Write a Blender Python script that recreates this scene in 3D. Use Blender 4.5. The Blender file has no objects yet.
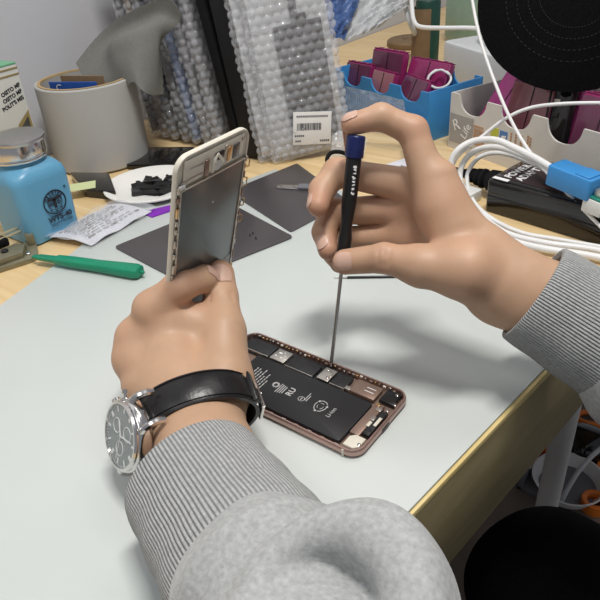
import bpy, bmesh, math, random
import numpy as np
from mathutils import Vector, Matrix, Quaternion
V = Vector
random.seed(7)
scene = bpy.context.scene
COL = scene.collection
PI = math.pi

# ------------------------------------------------------------------ materials
def mat(name, col, rough=.5, metal=0., var=.06, vscale=60., bump=0., bscale=200., trans=0., alpha=1., sss=0., coat=0., spec=.5, ior=1.45, bdist=.001):
    m = bpy.data.materials.new(name); m.use_nodes = True
    nt = m.node_tree; N = nt.nodes; L = nt.links
    b = N['Principled BSDF']
    tc = N.new('ShaderNodeTexCoord')
    nz = N.new('ShaderNodeTexNoise'); nz.inputs['Scale'].default_value = vscale; nz.inputs['Detail'].default_value = 4
    L.new(tc.outputs['Object'], nz.inputs['Vector'])
    rp = N.new('ShaderNodeValToRGB')
    lo = [max(0, c*(1-var)) for c in col]; hi = [min(1, c*(1+var)) for c in col]
    rp.color_ramp.elements[0].color = (*lo, 1); rp.color_ramp.elements[1].color = (*hi, 1)
    rp.color_ramp.elements[0].position = .3; rp.color_ramp.elements[1].position = .7
    L.new(nz.outputs['Fac'], rp.inputs['Fac']); L.new(rp.outputs['Color'], b.inputs['Base Color'])
    b.inputs['Roughness'].default_value = rough; b.inputs['Metallic'].default_value = metal
    b.inputs['Transmission Weight'].default_value = trans; b.inputs['Alpha'].default_value = alpha
    b.inputs['Subsurface Weight'].default_value = sss; b.inputs['Subsurface Radius'].default_value = (.006, .0025, .0012)
    b.inputs['Subsurface Scale'].default_value = 1.
    b.inputs['Coat Weight'].default_value = coat; b.inputs['Specular IOR Level'].default_value = spec; b.inputs['IOR'].default_value = ior
    if bump:
        n2 = N.new('ShaderNodeTexNoise'); n2.inputs['Scale'].default_value = bscale; n2.inputs['Detail'].default_value = 3
        L.new(tc.outputs['Object'], n2.inputs['Vector'])
        bp = N.new('ShaderNodeBump'); bp.inputs['Strength'].default_value = bump; bp.inputs['Distance'].default_value = bdist
        L.new(n2.outputs['Fac'], bp.inputs['Height']); L.new(bp.outputs['Normal'], b.inputs['Normal'])
    return m

def wood_mat(name, c1, c2, rough=.45, scale=(2, 40, 40)):
    m = mat(name, c1, rough, var=0); nt = m.node_tree; N = nt.nodes; L = nt.links
    tc = [n for n in N if n.type == 'TEX_COORD'][0]; b = N['Principled BSDF']
    mp = N.new('ShaderNodeMapping'); mp.inputs['Scale'].default_value = scale
    L.new(tc.outputs['Object'], mp.inputs['Vector'])
    nz = N.new('ShaderNodeTexNoise'); nz.inputs['Scale'].default_value = 3; nz.inputs['Detail'].default_value = 6; nz.inputs['Distortion'].default_value = .6
    L.new(mp.outputs['Vector'], nz.inputs['Vector'])
    rp = N.new('ShaderNodeValToRGB'); rp.color_ramp.elements[0].color = (*c1, 1); rp.color_ramp.elements[1].color = (*c2, 1)
    rp.color_ramp.elements[0].position = .35; rp.color_ramp.elements[1].position = .68
    L.new(nz.outputs['Fac'], rp.inputs['Fac']); L.new(rp.outputs['Color'], b.inputs['Base Color'])
    return m

# ------------------------------------------------------------------ objects
def link(o, parent=None):
    COL.objects.link(o)
    if parent is not None: o.parent = parent
    return o
def tag(o, label=None, cat=None, group=None, kind=None):
    if label: o['label'] = label
    if cat: o['category'] = cat
    if group: o['group'] = group
    if kind: o['kind'] = kind
    return o
def thing(name, label, cat, M=None, group=None):
    o = bpy.data.objects.new(name, None); o.empty_display_size = .02; COL.objects.link(o)
    if M is not None: o.matrix_world = M if isinstance(M, Matrix) else Matrix.Translation(M)
    return tag(o, label, cat, group)
def mesh(name, vs, fs, m, parent=None, smooth=True, M=None):
    me = bpy.data.meshes.new(name); me.from_pydata([tuple(v) for v in vs], [], [tuple(f) for f in fs])
    bm = bmesh.new(); bm.from_mesh(me); bmesh.ops.recalc_face_normals(bm, faces=bm.faces); bm.to_mesh(me); bm.free()
    return finish(name, me, m, parent, smooth, M)
def finish(name, me, m, parent=None, smooth=True, M=None):
    me.name = name
    for x in (m if isinstance(m, (list, tuple)) else [m]): me.materials.append(x)
    o = bpy.data.objects.new(name, me); link(o, parent)
    if M is not None: o.matrix_local = M
    if smooth:
        for p in me.polygons: p.use_smooth = True
        me.set_sharp_from_angle(angle=math.radians(38))
    return o
def B(name, bm, m, parent=None, smooth=True, M=None, recalc=True):
    if recalc: bmesh.ops.recalc_face_normals(bm, faces=bm.faces)
    me = bpy.data.meshes.new(name); bm.to_mesh(me); bm.free()
    return finish(name, me, m, parent, smooth, M)

def frame(o, x, y=None, z=None):
    """matrix whose x axis is x, z axis near z"""
    x = V(x).normalized()
    if z is not None:
        z = V(z); z = (z - x*z.dot(x)).normalized(); y = z.cross(x)
    else:
        y = V(y); y = (y - x*y.dot(x)).normalized(); z = x.cross(y)
    M = Matrix.Identity(4)
    for i in range(3): M[i][0] = x[i]; M[i][1] = y[i]; M[i][2] = z[i]; M[i][3] = o[i]
    return M
def zframe(o, z, x=(1, 0, 0)):
    z = V(z).normalized(); x = V(x); x = (x - z*x.dot(z))
    if x.length < 1e-4: x = V((0, 1, 0)) - z*z.y
    x.normalize(); y = z.cross(x); M = Matrix.Identity(4)
    for i in range(3): M[i][0] = x[i]; M[i][1] = y[i]; M[i][2] = z[i]; M[i][3] = o[i]
    return M
def T(x, y, z): return Matrix.Translation((x, y, z))
def RX(a): return Matrix.Rotation(a, 4, 'X')
def RY(a): return Matrix.Rotation(a, 4, 'Y')
def RZ(a): return Matrix.Rotation(a, 4, 'Z')

# ------------------------------------------------------------------ bmesh shapes (all add to bm)
def a_box(bm, c, s, bev=0., M=None, seg=2):
    r = bmesh.ops.create_cube(bm, size=1.); vs = r['verts']
    for v in vs: v.co = V((v.co.x*s[0]+c[0], v.co.y*s[1]+c[1], v.co.z*s[2]+c[2]))
    es = list({e for v in vs for e in v.link_edges})
    if bev:
        g = bmesh.ops.bevel(bm, geom=es, offset=bev, segments=seg, affect='EDGES', profile=.5)
        vs = list({v for f in g['faces'] for v in f.verts} | {v for v in vs if v.is_valid})
    if M is not None:
        for v in vs: v.co = M @ v.co
    return vs
def box(name, c, s, m, parent=None, bev=0., M=None, seg=2):
    bm = bmesh.new(); a_box(bm, c, s, bev, None, seg); return B(name, bm, m, parent, True, M)
def a_loft(bm, rings, cap=True, closed=True, uv=None):
    R = [[bm.verts.new(p) for p in ring] for ring in rings]; n = len(R[0]); fs = []
    for i in range(len(R)-1):
        for j in range(n if closed else n-1):
            k = (j+1) % n
            f = bm.faces.new((R[i][j], R[i][k], R[i+1][k], R[i+1][j])); fs.append(f)
            if uv is not None:
                vals = ((j, i), (j+1, i), (j+1, i+1), (j, i+1))
                for l, (a, b) in zip(f.loops, vals): l[uv].uv = (a/n, b/(len(R)-1))
    if cap:
        bm.faces.new(list(reversed(R[0]))); bm.faces.new(R[-1])
    return R
def loft(name, rings, m, parent=None, cap=True, closed=True, smooth=True, M=None):
    bm = bmesh.new(); a_loft(bm, rings, cap, closed); return B(name, bm, m, parent, smooth, M)
def circ(r, n, z=0., sx=1., sy=1., c=(0, 0)):
    return [V((c[0]+r*sx*math.cos(2*PI*i/n), c[1]+r*sy*math.sin(2*PI*i/n), z)) for i in range(n)]
def a_lathe(bm, prof, n=40, cap=True, M=None):
    rings = [circ(max(r, 1e-5), n, z) for r, z in prof]
    if M is not None: rings = [[M @ p for p in R] for R in rings]
    return a_loft(bm, rings, cap)
def lathe(name, prof, m, parent=None, n=40, M=None, cap=True):
    bm = bmesh.new(); a_lathe(bm, prof, n, cap); return B(name, bm, m, parent, True, M)
def rrect(w, h, r, n=6, c=(0, 0)):
    out = []
    for k, (sx, sy) in enumerate(((1, 1), (-1, 1), (-1, -1), (1, -1))):
        for i in range(n+1):
            a = PI/2*k + PI/2*i/n
            out.append((c[0]+sx*(w/2-r)+r*math.cos(a), c[1]+sy*(h/2-r)+r*math.sin(a)))
    return out
def inset(poly, d):
    n = len(poly); out = []
    for i in range(n):
        p0, p1, p2 = V(poly[i-1]), V(poly[i]), V(poly[(i+1) % n])
        a = (p1-p0); b = (p2-p1)
        if a.length < 1e-9: a = b
        if b.length < 1e-9: b = a
        a.normalize(); b.normalize()
        n1 = V((-a.y, a.x)); n2 = V((-b.y, b.x)); nn = (n1+n2)
        if nn.length < 1e-6: nn = n1
        nn.normalize(); k = max(.35, nn.dot(n1))
        out.append(tuple(p1 + nn*(d/k)))
    return out
def a_prism(bm, poly, z0, z1, bev=0., M=None):
    """ccw outline extruded, with a small rounded edge"""
    rs = []
    if bev:
        for f, z in ((1, z0), (.3, z0+bev*.3), (0, z0+bev)): rs.append((inset(poly, bev*f), z))
        for f, z in ((0, z1-bev), (.3, z1-bev*.3), (1, z1)): rs.append((inset(poly, bev*f), z))
    else: rs = [(poly, z0), (poly, z1)]
    rings = [[V((x, y, z)) for x, y in p] for p, z in rs]
    if M is not None: rings = [[M @ p for p in R] for R in rings]
    return a_loft(bm, rings)
def prism(name, poly, z0, z1, m, parent=None, bev=0., M=None):
    bm = bmesh.new(); a_prism(bm, poly, z0, z1, bev); return B(name, bm, m, parent, True, M)
def catmull(P, n=8, closed=False):
    P = [V(p) for p in P]; out = []
    m = len(P)
    rng = range(m if closed else m-1)
    for i in rng:
        if closed: p0, p1, p2, p3 = P[i-1], P[i], P[(i+1) % m], P[(i+2) % m]
        else: p0 = P[max(i-1, 0)]; p1 = P[i]; p2 = P[i+1]; p3 = P[min(i+2, m-1)]
        for k in range(n):
            t = k/n
            out.append(.5*((2*p1) + (p2-p0)*t + (2*p0-5*p1+4*p2-p3)*t*t + (3*p1-p0-3*p2+p3)*t**3))
    if not closed: out.append(P[-1].copy())
    return out
def frames(path, up=(0, 0, 1)):
    fr = []; t0 = None; nrm = None
    for i, p in enumerate(path):
        t = (path[min(i+1, len(path)-1)] - path[max(i-1, 0)]).normalized()
        if nrm is None:
            u = V(up); nrm = (u - t*u.dot(t))
            if nrm.length < 1e-3: nrm = V((1, 0, 0)) - t*t.x
            nrm.normalize()
        else: nrm = (nrm - t*nrm.dot(t)).normalized()
        fr.append((p, t, nrm, t.cross(nrm)))
    return fr
def a_tube(bm, path, r, n=10, up=(0, 0, 1), flat=1., cap=True):
    fr = frames([V(p) for p in path], up); rings = []
    for i, (p, t, a, b) in enumerate(fr):
        rr = r[i] if isinstance(r, (list, tuple)) else r
        rings.append([p + a*(rr*flat*math.sin(2*PI*k/n)) + b*(rr*math.cos(2*PI*k/n)) for k in range(n)])
    return a_loft(bm, rings, cap)
def tube(name, pts, r, m, parent=None, n=10, sm=8, M=None, up=(0, 0, 1), flat=1.):
    bm = bmesh.new(); a_tube(bm, catmull(pts, sm) if sm else pts, r, n, up, flat); return B(name, bm, m, parent, True, M)
def text(name, s, size, m, parent=None, M=None, ext=.0001, align='CENTER', bold=0.):
    cu = bpy.data.curves.new('lettering_curve', 'FONT'); cu.body = s; cu.size = size; cu.extrude = ext; cu.align_x = align; cu.align_y = 'CENTER'; cu.offset = bold
    cu.resolution_u = 3
    o = bpy.data.objects.new('lettering_source', cu); COL.objects.link(o)
    dg = bpy.context.evaluated_depsgraph_get(); dg.update()
    me = bpy.data.meshes.new_from_object(o.evaluated_get(dg)); me.materials.clear()
    bpy.data.objects.remove(o); bpy.data.curves.remove(cu)
    return finish(name, me, m, parent, False, M)
def sheet(name, grid, m, parent=None, thick=.0008, M=None):
    """grid[i][j] of points -> a thin closed solid"""
    ni, nj = len(grid), len(grid[0]); G = [[V(p) for p in row] for row in grid]; vs = []; fs = []
    def nor(i, j):
        a = G[min(i+1, ni-1)][j]-G[max(i-1, 0)][j]; b = G[i][min(j+1, nj-1)]-G[i][max(j-1, 0)]
        c = a.cross(b); return c.normalized() if c.length > 0 else V((0, 0, 1))
    for s in (1, -1):
        for i in range(ni):
            for j in range(nj): vs.append(G[i][j] + nor(i, j)*(s*thick/2))
    q = lambda i, j, s: s*ni*nj + i*nj + j
    for i in range(ni-1):
        for j in range(nj-1):
            fs.append((q(i, j, 0), q(i+1, j, 0), q(i+1, j+1, 0), q(i, j+1, 0)))
            fs.append((q(i, j, 1), q(i, j+1, 1), q(i+1, j+1, 1), q(i+1, j, 1)))
    for i in range(ni-1):
        fs.append((q(i, 0, 0), q(i, 0, 1), q(i+1, 0, 1), q(i+1, 0, 0))); fs.append((q(i, nj-1, 0), q(i+1, nj-1, 0), q(i+1, nj-1, 1), q(i, nj-1, 1)))
    for j in range(nj-1):
        fs.append((q(0, j, 0), q(0, j+1, 0), q(0, j+1, 1), q(0, j, 1))); fs.append((q(ni-1, j, 0), q(ni-1, j, 1), q(ni-1, j+1, 1), q(ni-1, j+1, 0)))
    return mesh(name, vs, fs, m, parent, True, M)

# ------------------------------------------------------------------ organic surfaces: a distance field polygonised by OpenVDB
def cone(a, b, ra, rb, nrm=None, sq=1.):
    """tapered capsule; nrm/sq flatten it along nrm"""
    a = np.array(a, float); b = np.array(b, float)
    n = None if nrm is None else np.array(V(nrm).normalized())
    def f(P):
        Q = P - a; ab = b - a
        if n is not None:
            Q = Q + np.outer(Q @ n, n)*(1/sq-1); ab = ab + (ab @ n)*n*(1/sq-1)
        t = np.clip(Q @ ab / max(ab @ ab, 1e-12), 0, 1)
        return np.linalg.norm(Q - t[:, None]*ab, axis=1) - (ra + t*(rb-ra))
    return f
def ball(c, r, sq=None):
    c = np.array(c, float); s = np.array(sq if sq is not None else (1, 1, 1), float)
    return lambda P: (np.linalg.norm((P-c)/s, axis=1) - r)*s.min()
def smin(a, b, k):
    h = np.maximum(k - np.abs(a-b), 0)/k
    return np.minimum(a, b) - h*h*k*.25
def blend(fs, k):
    def f(P):
        d = fs[0](P)
        for g in fs[1:]: d = smin(d, g(P), k)
        return d
    return f
def polygonise(f, lo, hi, h):
    import openvdb
    lo = np.array(lo); hi = np.array(hi); n = np.ceil((hi-lo)/h).astype(int)+1
    D = np.empty(n, np.float32)
    ys, zs = np.meshgrid(np.arange(n[1]), np.arange(n[2]), indexing='ij')
    step = 12
    for i in range(0, n[0], step):
        k = min(step, n[0]-i)
        P = np.empty((k, n[1], n[2], 3)); P[..., 0] = (np.arange(i, i+k)*h+lo[0])[:, None, None]; P[..., 1] = ys*h+lo[1]; P[..., 2] = zs*h+lo[2]
        D[i:i+k] = f(P.reshape(-1, 3)).reshape(k, n[1], n[2])
    D = np.clip(D/h, -3, 3).astype(np.float32)
    g = openvdb.FloatGrid(3.0); g.copyFromArray(D)
    pts, quads = g.convertToQuads(0.0)
    return pts*h + lo, quads
def relax(pts, quads, it=3, lam=.5):
    n = len(pts); e = np.concatenate([quads[:, [0, 1]], quads[:, [1, 2]], quads[:, [2, 3]], quads[:, [3, 0]]])
    e = np.concatenate([e, e[:, ::-1]]); deg = np.bincount(e[:, 0], minlength=n)[:, None]
    for _ in range(it):
        for l in (lam, -lam*1.03):
            s = np.zeros_like(pts); np.add.at(s, e[:, 0], pts[e[:, 1]]); pts = pts + l*(s/np.maximum(deg, 1) - pts)
    return pts

# ------------------------------------------------------------------ camera
cd = bpy.data.cameras.new('camera'); cam = bpy.data.objects.new('camera', cd); COL.objects.link(cam); scene.camera = cam
cd.sensor_width = 36; cd.sensor_fit = 'HORIZONTAL'; cd.lens = 641.62*36/600; cd.clip_start = .01
RC = ((0.8012965, -0.2797865, 0.5288132), (0.5948005, 0.4675841, -0.6538941), (-0.0643139, 0.8385014, 0.5410906))
CAM = V((0.2175, -0.2598, 0.2928))
M = Matrix.Identity(4)
for i in range(3):
    for j in range(3): M[i][j] = RC[i][j]
    M[i][3] = CAM[i]
cam.matrix_world = M

# ------------------------------------------------------------------ palette
K = {}
K['wall'] = mat('wall_paint', (.60, .61, .65), .6, var=.03, vscale=6, bump=.1, bscale=80)
K['floor'] = mat('floor_tile', (.16, .13, .11), .5, var=.2, vscale=9)
K['oak'] = wood_mat('oak_laminate', (.70, .50, .25), (.82, .63, .36), .4, (2, 30, 30))
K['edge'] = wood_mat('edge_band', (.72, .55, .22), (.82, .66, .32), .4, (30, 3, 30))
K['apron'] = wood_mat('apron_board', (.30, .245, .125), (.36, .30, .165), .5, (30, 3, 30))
K['mat'] = mat('milky_mat', (.61, .65, .63), .28, var=.02, vscale=8, sss=0., spec=.5)
K['steel'] = mat('polished_steel', (.72, .70, .68), .16, 1., var=.03)
K['dsteel'] = mat('brushed_steel', (.50, .48, .46), .3, 1., var=.05)
K['black'] = mat('black_plastic', (.012, .012, .013), .35, var=.2)
K['matt'] = mat('matt_black', (.008, .008, .009), .75, var=.2, spec=.2)
K['white'] = mat('white_plastic', (.78, .78, .76), .35, var=.02)
K['cable'] = mat('white_cable', (.80, .80, .80), .4, var=.02)
K['rose'] = mat('rose_aluminium', (.50, .34, .30), .36, .85, var=.04)
K['gold'] = mat('gold_contact', (.70, .50, .28), .3, 1., var=.1)
K['copper'] = mat('copper_shield', (.30, .21, .17), .45, .6, var=.1)
K['silver'] = mat('silver_shield', (.58, .55, .50), .35, .9, var=.08)
K['pcb'] = mat('dark_board', (.02, .02, .022), .45, var=.4, vscale=900)
K['batt'] = mat('battery_wrap', (.022, .022, .024), .38, var=.1)
K['print'] = mat('grey_print', (.55, .55, .55), .6, var=.02)
K['wprint'] = mat('white_print', (.82, .82, .82), .6, var=.02)
K['bprint'] = mat('black_print', (.02, .02, .03), .6, var=.05)
K['cream'] = mat('cream_bezel', (.74, .70, .60), .35, var=.04)
K['lcd'] = mat('lcd_backplate', (.19, .205, .21), .30, .75, var=.05, vscale=20)
K['tagm'] = mat('grey_tape', (.50, .52, .52), .4, var=.03)
K['navy'] = mat('navy_cap', (.012, .02, .11), .3, var=.1)

def skin_mat():
    m = mat('skin', (.545, .345, .225), .48, var=.07, vscale=45, bump=.10, bscale=700, sss=.12, bdist=.0006)
    nt = m.node_tree; N = nt.nodes; L = nt.links; b = N['Principled BSDF']
    at = N.new('ShaderNodeAttribute'); at.attribute_name = 'flush'
    mx = N.new('ShaderNodeMix'); mx.data_type = 'RGBA'; mx.blend_type = 'MIX'
    src = b.inputs['Base Color'].links[0].from_socket
    L.new(at.outputs['Fac'], mx.inputs['Factor']); L.new(src, mx.inputs['A']); mx.inputs['B'].default_value = (.52, .24, .16, 1)
    L.new(mx.outputs['Result'], b.inputs['Base Color'])
    return m
K['skin'] = skin_mat()
K['nail'] = mat('nail', (.66, .42, .33), .25, var=.03, sss=.1, coat=.2)

def knit(name, col, ribs=0, rough=.9):
    m = mat(name, col, rough, var=.16, vscale=420, bump=.35, bscale=900, bdist=.0006, spec=.1)
    nt = m.node_tree; N = nt.nodes; L = nt.links; b = N['Principled BSDF']
    b.inputs['Sheen Weight'].default_value = .25
    if ribs:
        uv = N.new('ShaderNodeUVMap'); sx = N.new('ShaderNodeSeparateXYZ'); L.new(uv.outputs['UV'], sx.inputs[0])
        mu = N.new('ShaderNodeMath'); mu.operation = 'MULTIPLY'; mu.inputs[1].default_value = ribs*2*PI; L.new(sx.outputs['X'], mu.inputs[0])
        sn = N.new('ShaderNodeMath'); sn.operation = 'SINE'; L.new(mu.outputs[0], sn.inputs[0])
        ma = N.new('ShaderNodeMath'); ma.operation = 'MULTIPLY_ADD'; ma.inputs[1].default_value = .5; ma.inputs[2].default_value = .5; L.new(sn.outputs[0], ma.inputs[0])
        pw = N.new('ShaderNodeMath'); pw.operation = 'POWER'; pw.inputs[1].default_value = .38; L.new(ma.outputs[0], pw.inputs[0])
        old = b.inputs['Normal'].links[0].from_node
        bp = N.new('ShaderNodeBump'); bp.inputs['Strength'].default_value = .9; bp.inputs['Distance'].default_value = .0012
        L.new(pw.outputs[0], bp.inputs['Height']); L.new(old.outputs['Normal'], bp.inputs['Normal']); L.new(bp.outputs['Normal'], b.inputs['Normal'])
        mx = N.new('ShaderNodeMix'); mx.data_type = 'RGBA'; src = b.inputs['Base Color'].links[0].from_socket
        mr = N.new('ShaderNodeMapRange'); mr.inputs['To Min'].default_value = .6; mr.inputs['To Max'].default_value = 0.; L.new(pw.outputs[0], mr.inputs['Value'])
        L.new(mr.outputs[0], mx.inputs['Factor']); L.new(src, mx.inputs['A']); mx.inputs['B'].default_value = (*[c*.45 for c in col], 1)
        L.new(mx.outputs['Result'], b.inputs['Base Color'])
    return m
K['knit'] = knit('grey_heather_fleece', (.40, .41, .41))
K['rib'] = knit('grey_rib_knit', (.43, .44, .44), 112)
K['trouser'] = mat('black_cotton', (.004, .004, .0045), .95, var=.2, vscale=300, bump=.2, bscale=500, spec=.05)
K['felt'] = mat('black_felt', (.006, .006, .0065), .95, var=.35, vscale=500, bump=.4, bscale=900, spec=.05)
K['stitch'] = mat('charcoal_thread', (.026, .026, .028), .9, var=.1)
K['leather'] = mat('black_leather', (.012, .011, .012), .32, var=.2, bump=.15, bscale=500)
K['glass'] = mat('watch_glass', (.9, .95, .95), .03, var=0, alpha=.14)
K['dial'] = mat('grey_dial', (.11, .14, .145), .35, .2, var=.05)

# ------------------------------------------------------------------ the repairer: one body, sweater, trousers
def arr(v): return np.array(tuple(v), float)
def finger(P, R, nrm=None, k=.0035):
    return blend([cone(P[i], P[i+1], R[i], R[i+1]) for i in range(len(P)-1)], k)
def groove(f, lines, depth=.0006, w=.0011):
    """shallow skin creases along short polylines"""
    def g(P):
        d = f(P)
        for L in lines:
            a, b = arr(L[0]), arr(L[1]); ab = b-a
            near = np.abs(d) < .004
            if not near.any(): continue
            Q = P[near]; t = np.clip((Q-a) @ ab/(ab @ ab), 0, 1); q = np.linalg.norm(Q-a-t[:, None]*ab, axis=1)
            d[near] += (L[2] if len(L) > 2 else depth)*np.exp(-(q/w)**2)
        return d
    return g

# right hand, holding the driver upright under the forefinger
rW = V((0.1058, 0.0821, 0.0760)); rE = V((.335, .139, .004))
rTh = [V((0.0864, 0.0654, 0.0896)), V((0.0626, 0.0537, 0.0913)), V((0.0393, 0.0474, 0.0935)), V((0.0145, 0.0404, 0.0870))]
rIx = [V((0.0559, 0.0845, 0.1184)), V((0.0307, 0.0973, 0.1585)), V((0.0125, 0.0886, 0.1676)), V((-0.0009, 0.0757, 0.1650))]
rMd = [V((0.0378, 0.1016, 0.1198)), V((-0.0178, 0.0817, 0.1278)), V((-0.0198, 0.0661, 0.1202)), V((-0.0145, 0.0536, 0.1147))]
rRg = [V((0.0306, 0.1010, 0.1040)), V((-0.0203, 0.0762, 0.0997)), V((-0.0171, 0.0624, 0.0910)), V((-0.0078, 0.0532, 0.0837))]
rLt = [V((0.0290, 0.0936, 0.0855)), V((-0.0098, 0.0773, 0.0814)), V((-0.0104, 0.0637, 0.0748)), V((-0.0031, 0.0589, 0.0712))]
def right_hand():
    dn = (CAM - rW).normalized()
    w = lambda p, t: rW.lerp(p, t)
    pI, pB = V((0.0598, 0.0870, 0.1120)), V((0.0516, 0.0919, 0.0890))
    palm = blend([cone(rE, rW, .033, .0240, dn, .80), cone(rW, w(pI, .35), .0232, .0190, dn, .80), cone(w(pI, .35), pI, .0178, .0155, dn, .85), cone(w(pB, .3), pB, .0180, .0150), cone(w(rLt[0], .3), rLt[0], .0170, .0122),
                  cone(V((0.0546, 0.0858, 0.1176)), V((0.0378, 0.1016, 0.1198)), .0122, .0120), cone(rMd[0], rRg[0], .0120, .0115), cone(rRg[0], rLt[0], .0115, .0105),
                  cone(V((0.0980, 0.0733, 0.0804)), rTh[0], .0150, .0168), cone(rTh[0], rTh[1], .0168, .0122), cone(V((0.0658, 0.0838, 0.1078)), V((0.0530, 0.0927, 0.1330)), .0142, .0105)], .009)
    fs = [finger(rTh[1:], (.0120, .0094, .0083), k=.003), finger(rIx, (.0122, .0093, .0082, .0070)), finger(rMd, (.0118, .0094, .0084, .0072)),
          finger(rRg, (.0110, .0090, .0080, .0070)), finger(rLt, (.0098, .0080, .0072, .0062))]
    def f(P):
        p = palm(P); out = p
        for i, g in enumerate(fs):
            q = smin(p, g(P), .008)
            out = np.minimum(out, q) if i == 0 else smin(out, q, .0015)
        return out
    lines = []
    for i, w in ((2, .010), (2, .0)):   # thumb knuckle wrinkles
        pass
    c = rTh[2]; ax = (rTh[3]-rTh[1]).normalized(); tocam = (CAM-c).normalized(); sd = ax.cross(tocam).normalized()
    for o in (-.0030, .0, .0030): lines.append((c + ax*o + tocam*.0092 - sd*.0060, c + ax*(o*1.2) + tocam*.0092 + sd*.0060, .0011))
    ro = []
    return groove(f, lines + ro, .0006, .0013)

# left hand, pinching the display low down
lW = V((-0.0080, -0.0862, 0.0318)); lE = lW + (V((0.0847, -0.1426, 0.0468))-lW).normalized()*.24
lTh = [V((-0.0131, -0.0555, 0.0407)), V((-0.0313, -0.0313, 0.0581)), V((-0.0485, -0.0133, 0.0689)), V((-0.0593, -0.0019, 0.0767))]
lIx = [V((-0.0706, -0.0527, 0.0744)), V((-0.0578, -0.0376, 0.0875)), V((-0.0560, -0.0194, 0.0837)), V((-0.0573, -0.0077, 0.0733))]
lMd = [V((-0.0786, -0.0645, 0.0568)), V((-0.0967, -0.0361, 0.0534)), V((-0.0909, -0.0246, 0.0376)), V((-0.0767, -0.0262, 0.0309))]
lRg = [V((-0.0733, -0.0741, 0.0475)), V((-0.0943, -0.0494, 0.0387)), V((-0.0861, -0.0389, 0.0248)), V((-0.0712, -0.0394, 0.0226))]
lLt = [V((-0.0594, -0.0830, 0.0379)), V((-0.0770, -0.0640, 0.0282)), V((-0.0711, -0.0545, 0.0190)), V((-0.0596, -0.0536, 0.0182))]
def left_hand():
    dn = ((CAM - lW).normalized() + V((0, 0, .3))).normalized()
    w = lambda p, t: lW.lerp(p, t)
    pI, pM, pR, pLt = V((-0.0667, -0.0490, 0.0620)), V((-0.0736, -0.0613, 0.0503)), V((-0.0683, -0.0696, 0.0433)), V((-0.0567, -0.0768, 0.0363))
    palm = blend([cone(lE, lW, .031, .0262, dn, .74), cone(lW, w(pI, .3), .0250, .0215, dn, .74), cone(w(pI, .3), pI, .0190, .0125, dn, .85), cone(w(pM, .3), pM, .0190, .0120, dn, .85),
                  cone(w(pR, .3), pR, .0185, .0115, dn, .85), cone(w(pLt, .35), pLt, .0175, .0110, dn, .9),
                  cone(pI, pM, .0122, .0118), cone(pM, pR, .0118, .0112), cone(pR, pLt, .0112, .0105), cone(lIx[0], pI, .0112, .0118), cone(lMd[0], pM, .0104, .0110), cone(lRg[0], pR, .0100, .0105),
                  cone(V((-0.0101, -0.0685, 0.0359)), lTh[0], .0170, .0165), cone(lTh[0], lTh[1], .0168, .0132), cone(V((-0.0467, -0.0445, 0.0461)), V((-0.0471, -0.0342, 0.0571)), .014, .0115), cone(V((-0.0602, -0.0437, 0.0659)), V((-0.0467, -0.0313, 0.0602)), .0110, .0100), cone(V((-0.0394, -0.0589, 0.0345)), V((-0.0659, -0.0421, 0.0493)), .018, .013)], .009)
    fs = [finger(lTh[1:], (.0132, .0112, .0105), k=.003), finger(lIx, (.0112, .0098, .0086, .0075)), finger(lMd, (.0115, .0100, .0088, .0075)),
          finger(lRg, (.0110, .0095, .0085, .0072)), finger(lLt, (.0105, .0085, .0075, .0065))]
    def f(P):
        p = palm(P); out = p
        for i, g in enumerate(fs):
            q = smin(p, g(P), .006)
            out = np.minimum(out, q) if i == 0 else smin(out, q, .0015)
        return out
    lines = []
    c = lTh[2]; ax = (lTh[3]-lTh[1]).normalized(); tocam = (CAM-c).normalized(); sd = ax.cross(tocam).normalized()
    for o in (-.0030, 0, .0030): lines.append((c + ax*o + tocam*.0110 - sd*.007, c + ax*o + tocam*.0110 + sd*.007, .0009))
    return groove(f, lines)
fR, fL = right_hand(), left_hand()

def torso_field():
    sL, sR = V((.47, -.08, .28)), V((.49, .28, .28)); nk = V((.50, .09, .34)); hd = V((.445, .09, .495))
    fs = [cone(lE, sL, .034, .055), cone(rE, sR, .040, .055), cone(sL, sR, .06, .06), cone((.51, .0, .22), (.51, .18, .22), .105, .105),
          cone((.58, .03, .0), (.58, .15, .0), .11, .11), cone((.62, .04, -.25), (.62, .14, -.25), .12, .12), cone((.51, .09, .28), nk, .06, .055), cone(nk, (.46, .09, .44), .054, .052)]
    head = blend([ball(hd, .098, (1.02, .80, 1.08)), cone(hd + V((-.045, 0, -.055)), hd + V((-.062, 0, -.085)), .045, .026), ball(hd + V((-.05, 0, -.03)), .062, (1, .85, 1))], .03)
    nose = cone(hd + V((-.100, 0, .005)), hd + V((-.122, 0, -.028)), .008, .013)
    brow = blend([cone(hd + V((-.096, -.012, .018)), hd + V((-.088, -.042, .018)), .008, .007), cone(hd + V((-.096, .012, .018)), hd + V((-.088, .042, .018)), .008, .007)], .006)
    lips = cone(hd + V((-.107, -.016, -.058)), hd + V((-.107, .016, -.058)), .007, .007)
    ears = blend([ball(hd + V((.01, .08, -.005)), .03, (.6, .28, 1)), ball(hd + V((.01, -.08, -.005)), .03, (.6, .28, 1))], .001)
    eyes = [ball(hd + V((-.099, s*.031, .002)), .013) for s in (-1, 1)]
    base = blend(fs, .05)
    def f(P):
        h = smin(head(P), nose(P), .012); h = smin(h, brow(P), .012); h = smin(h, lips(P), .006); h = smin(h, ears(P), .008)
        for e in eyes: h = -smin(-h, e(P) + .006, .006)
        return smin(base(P), h, .03)
    return f

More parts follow.
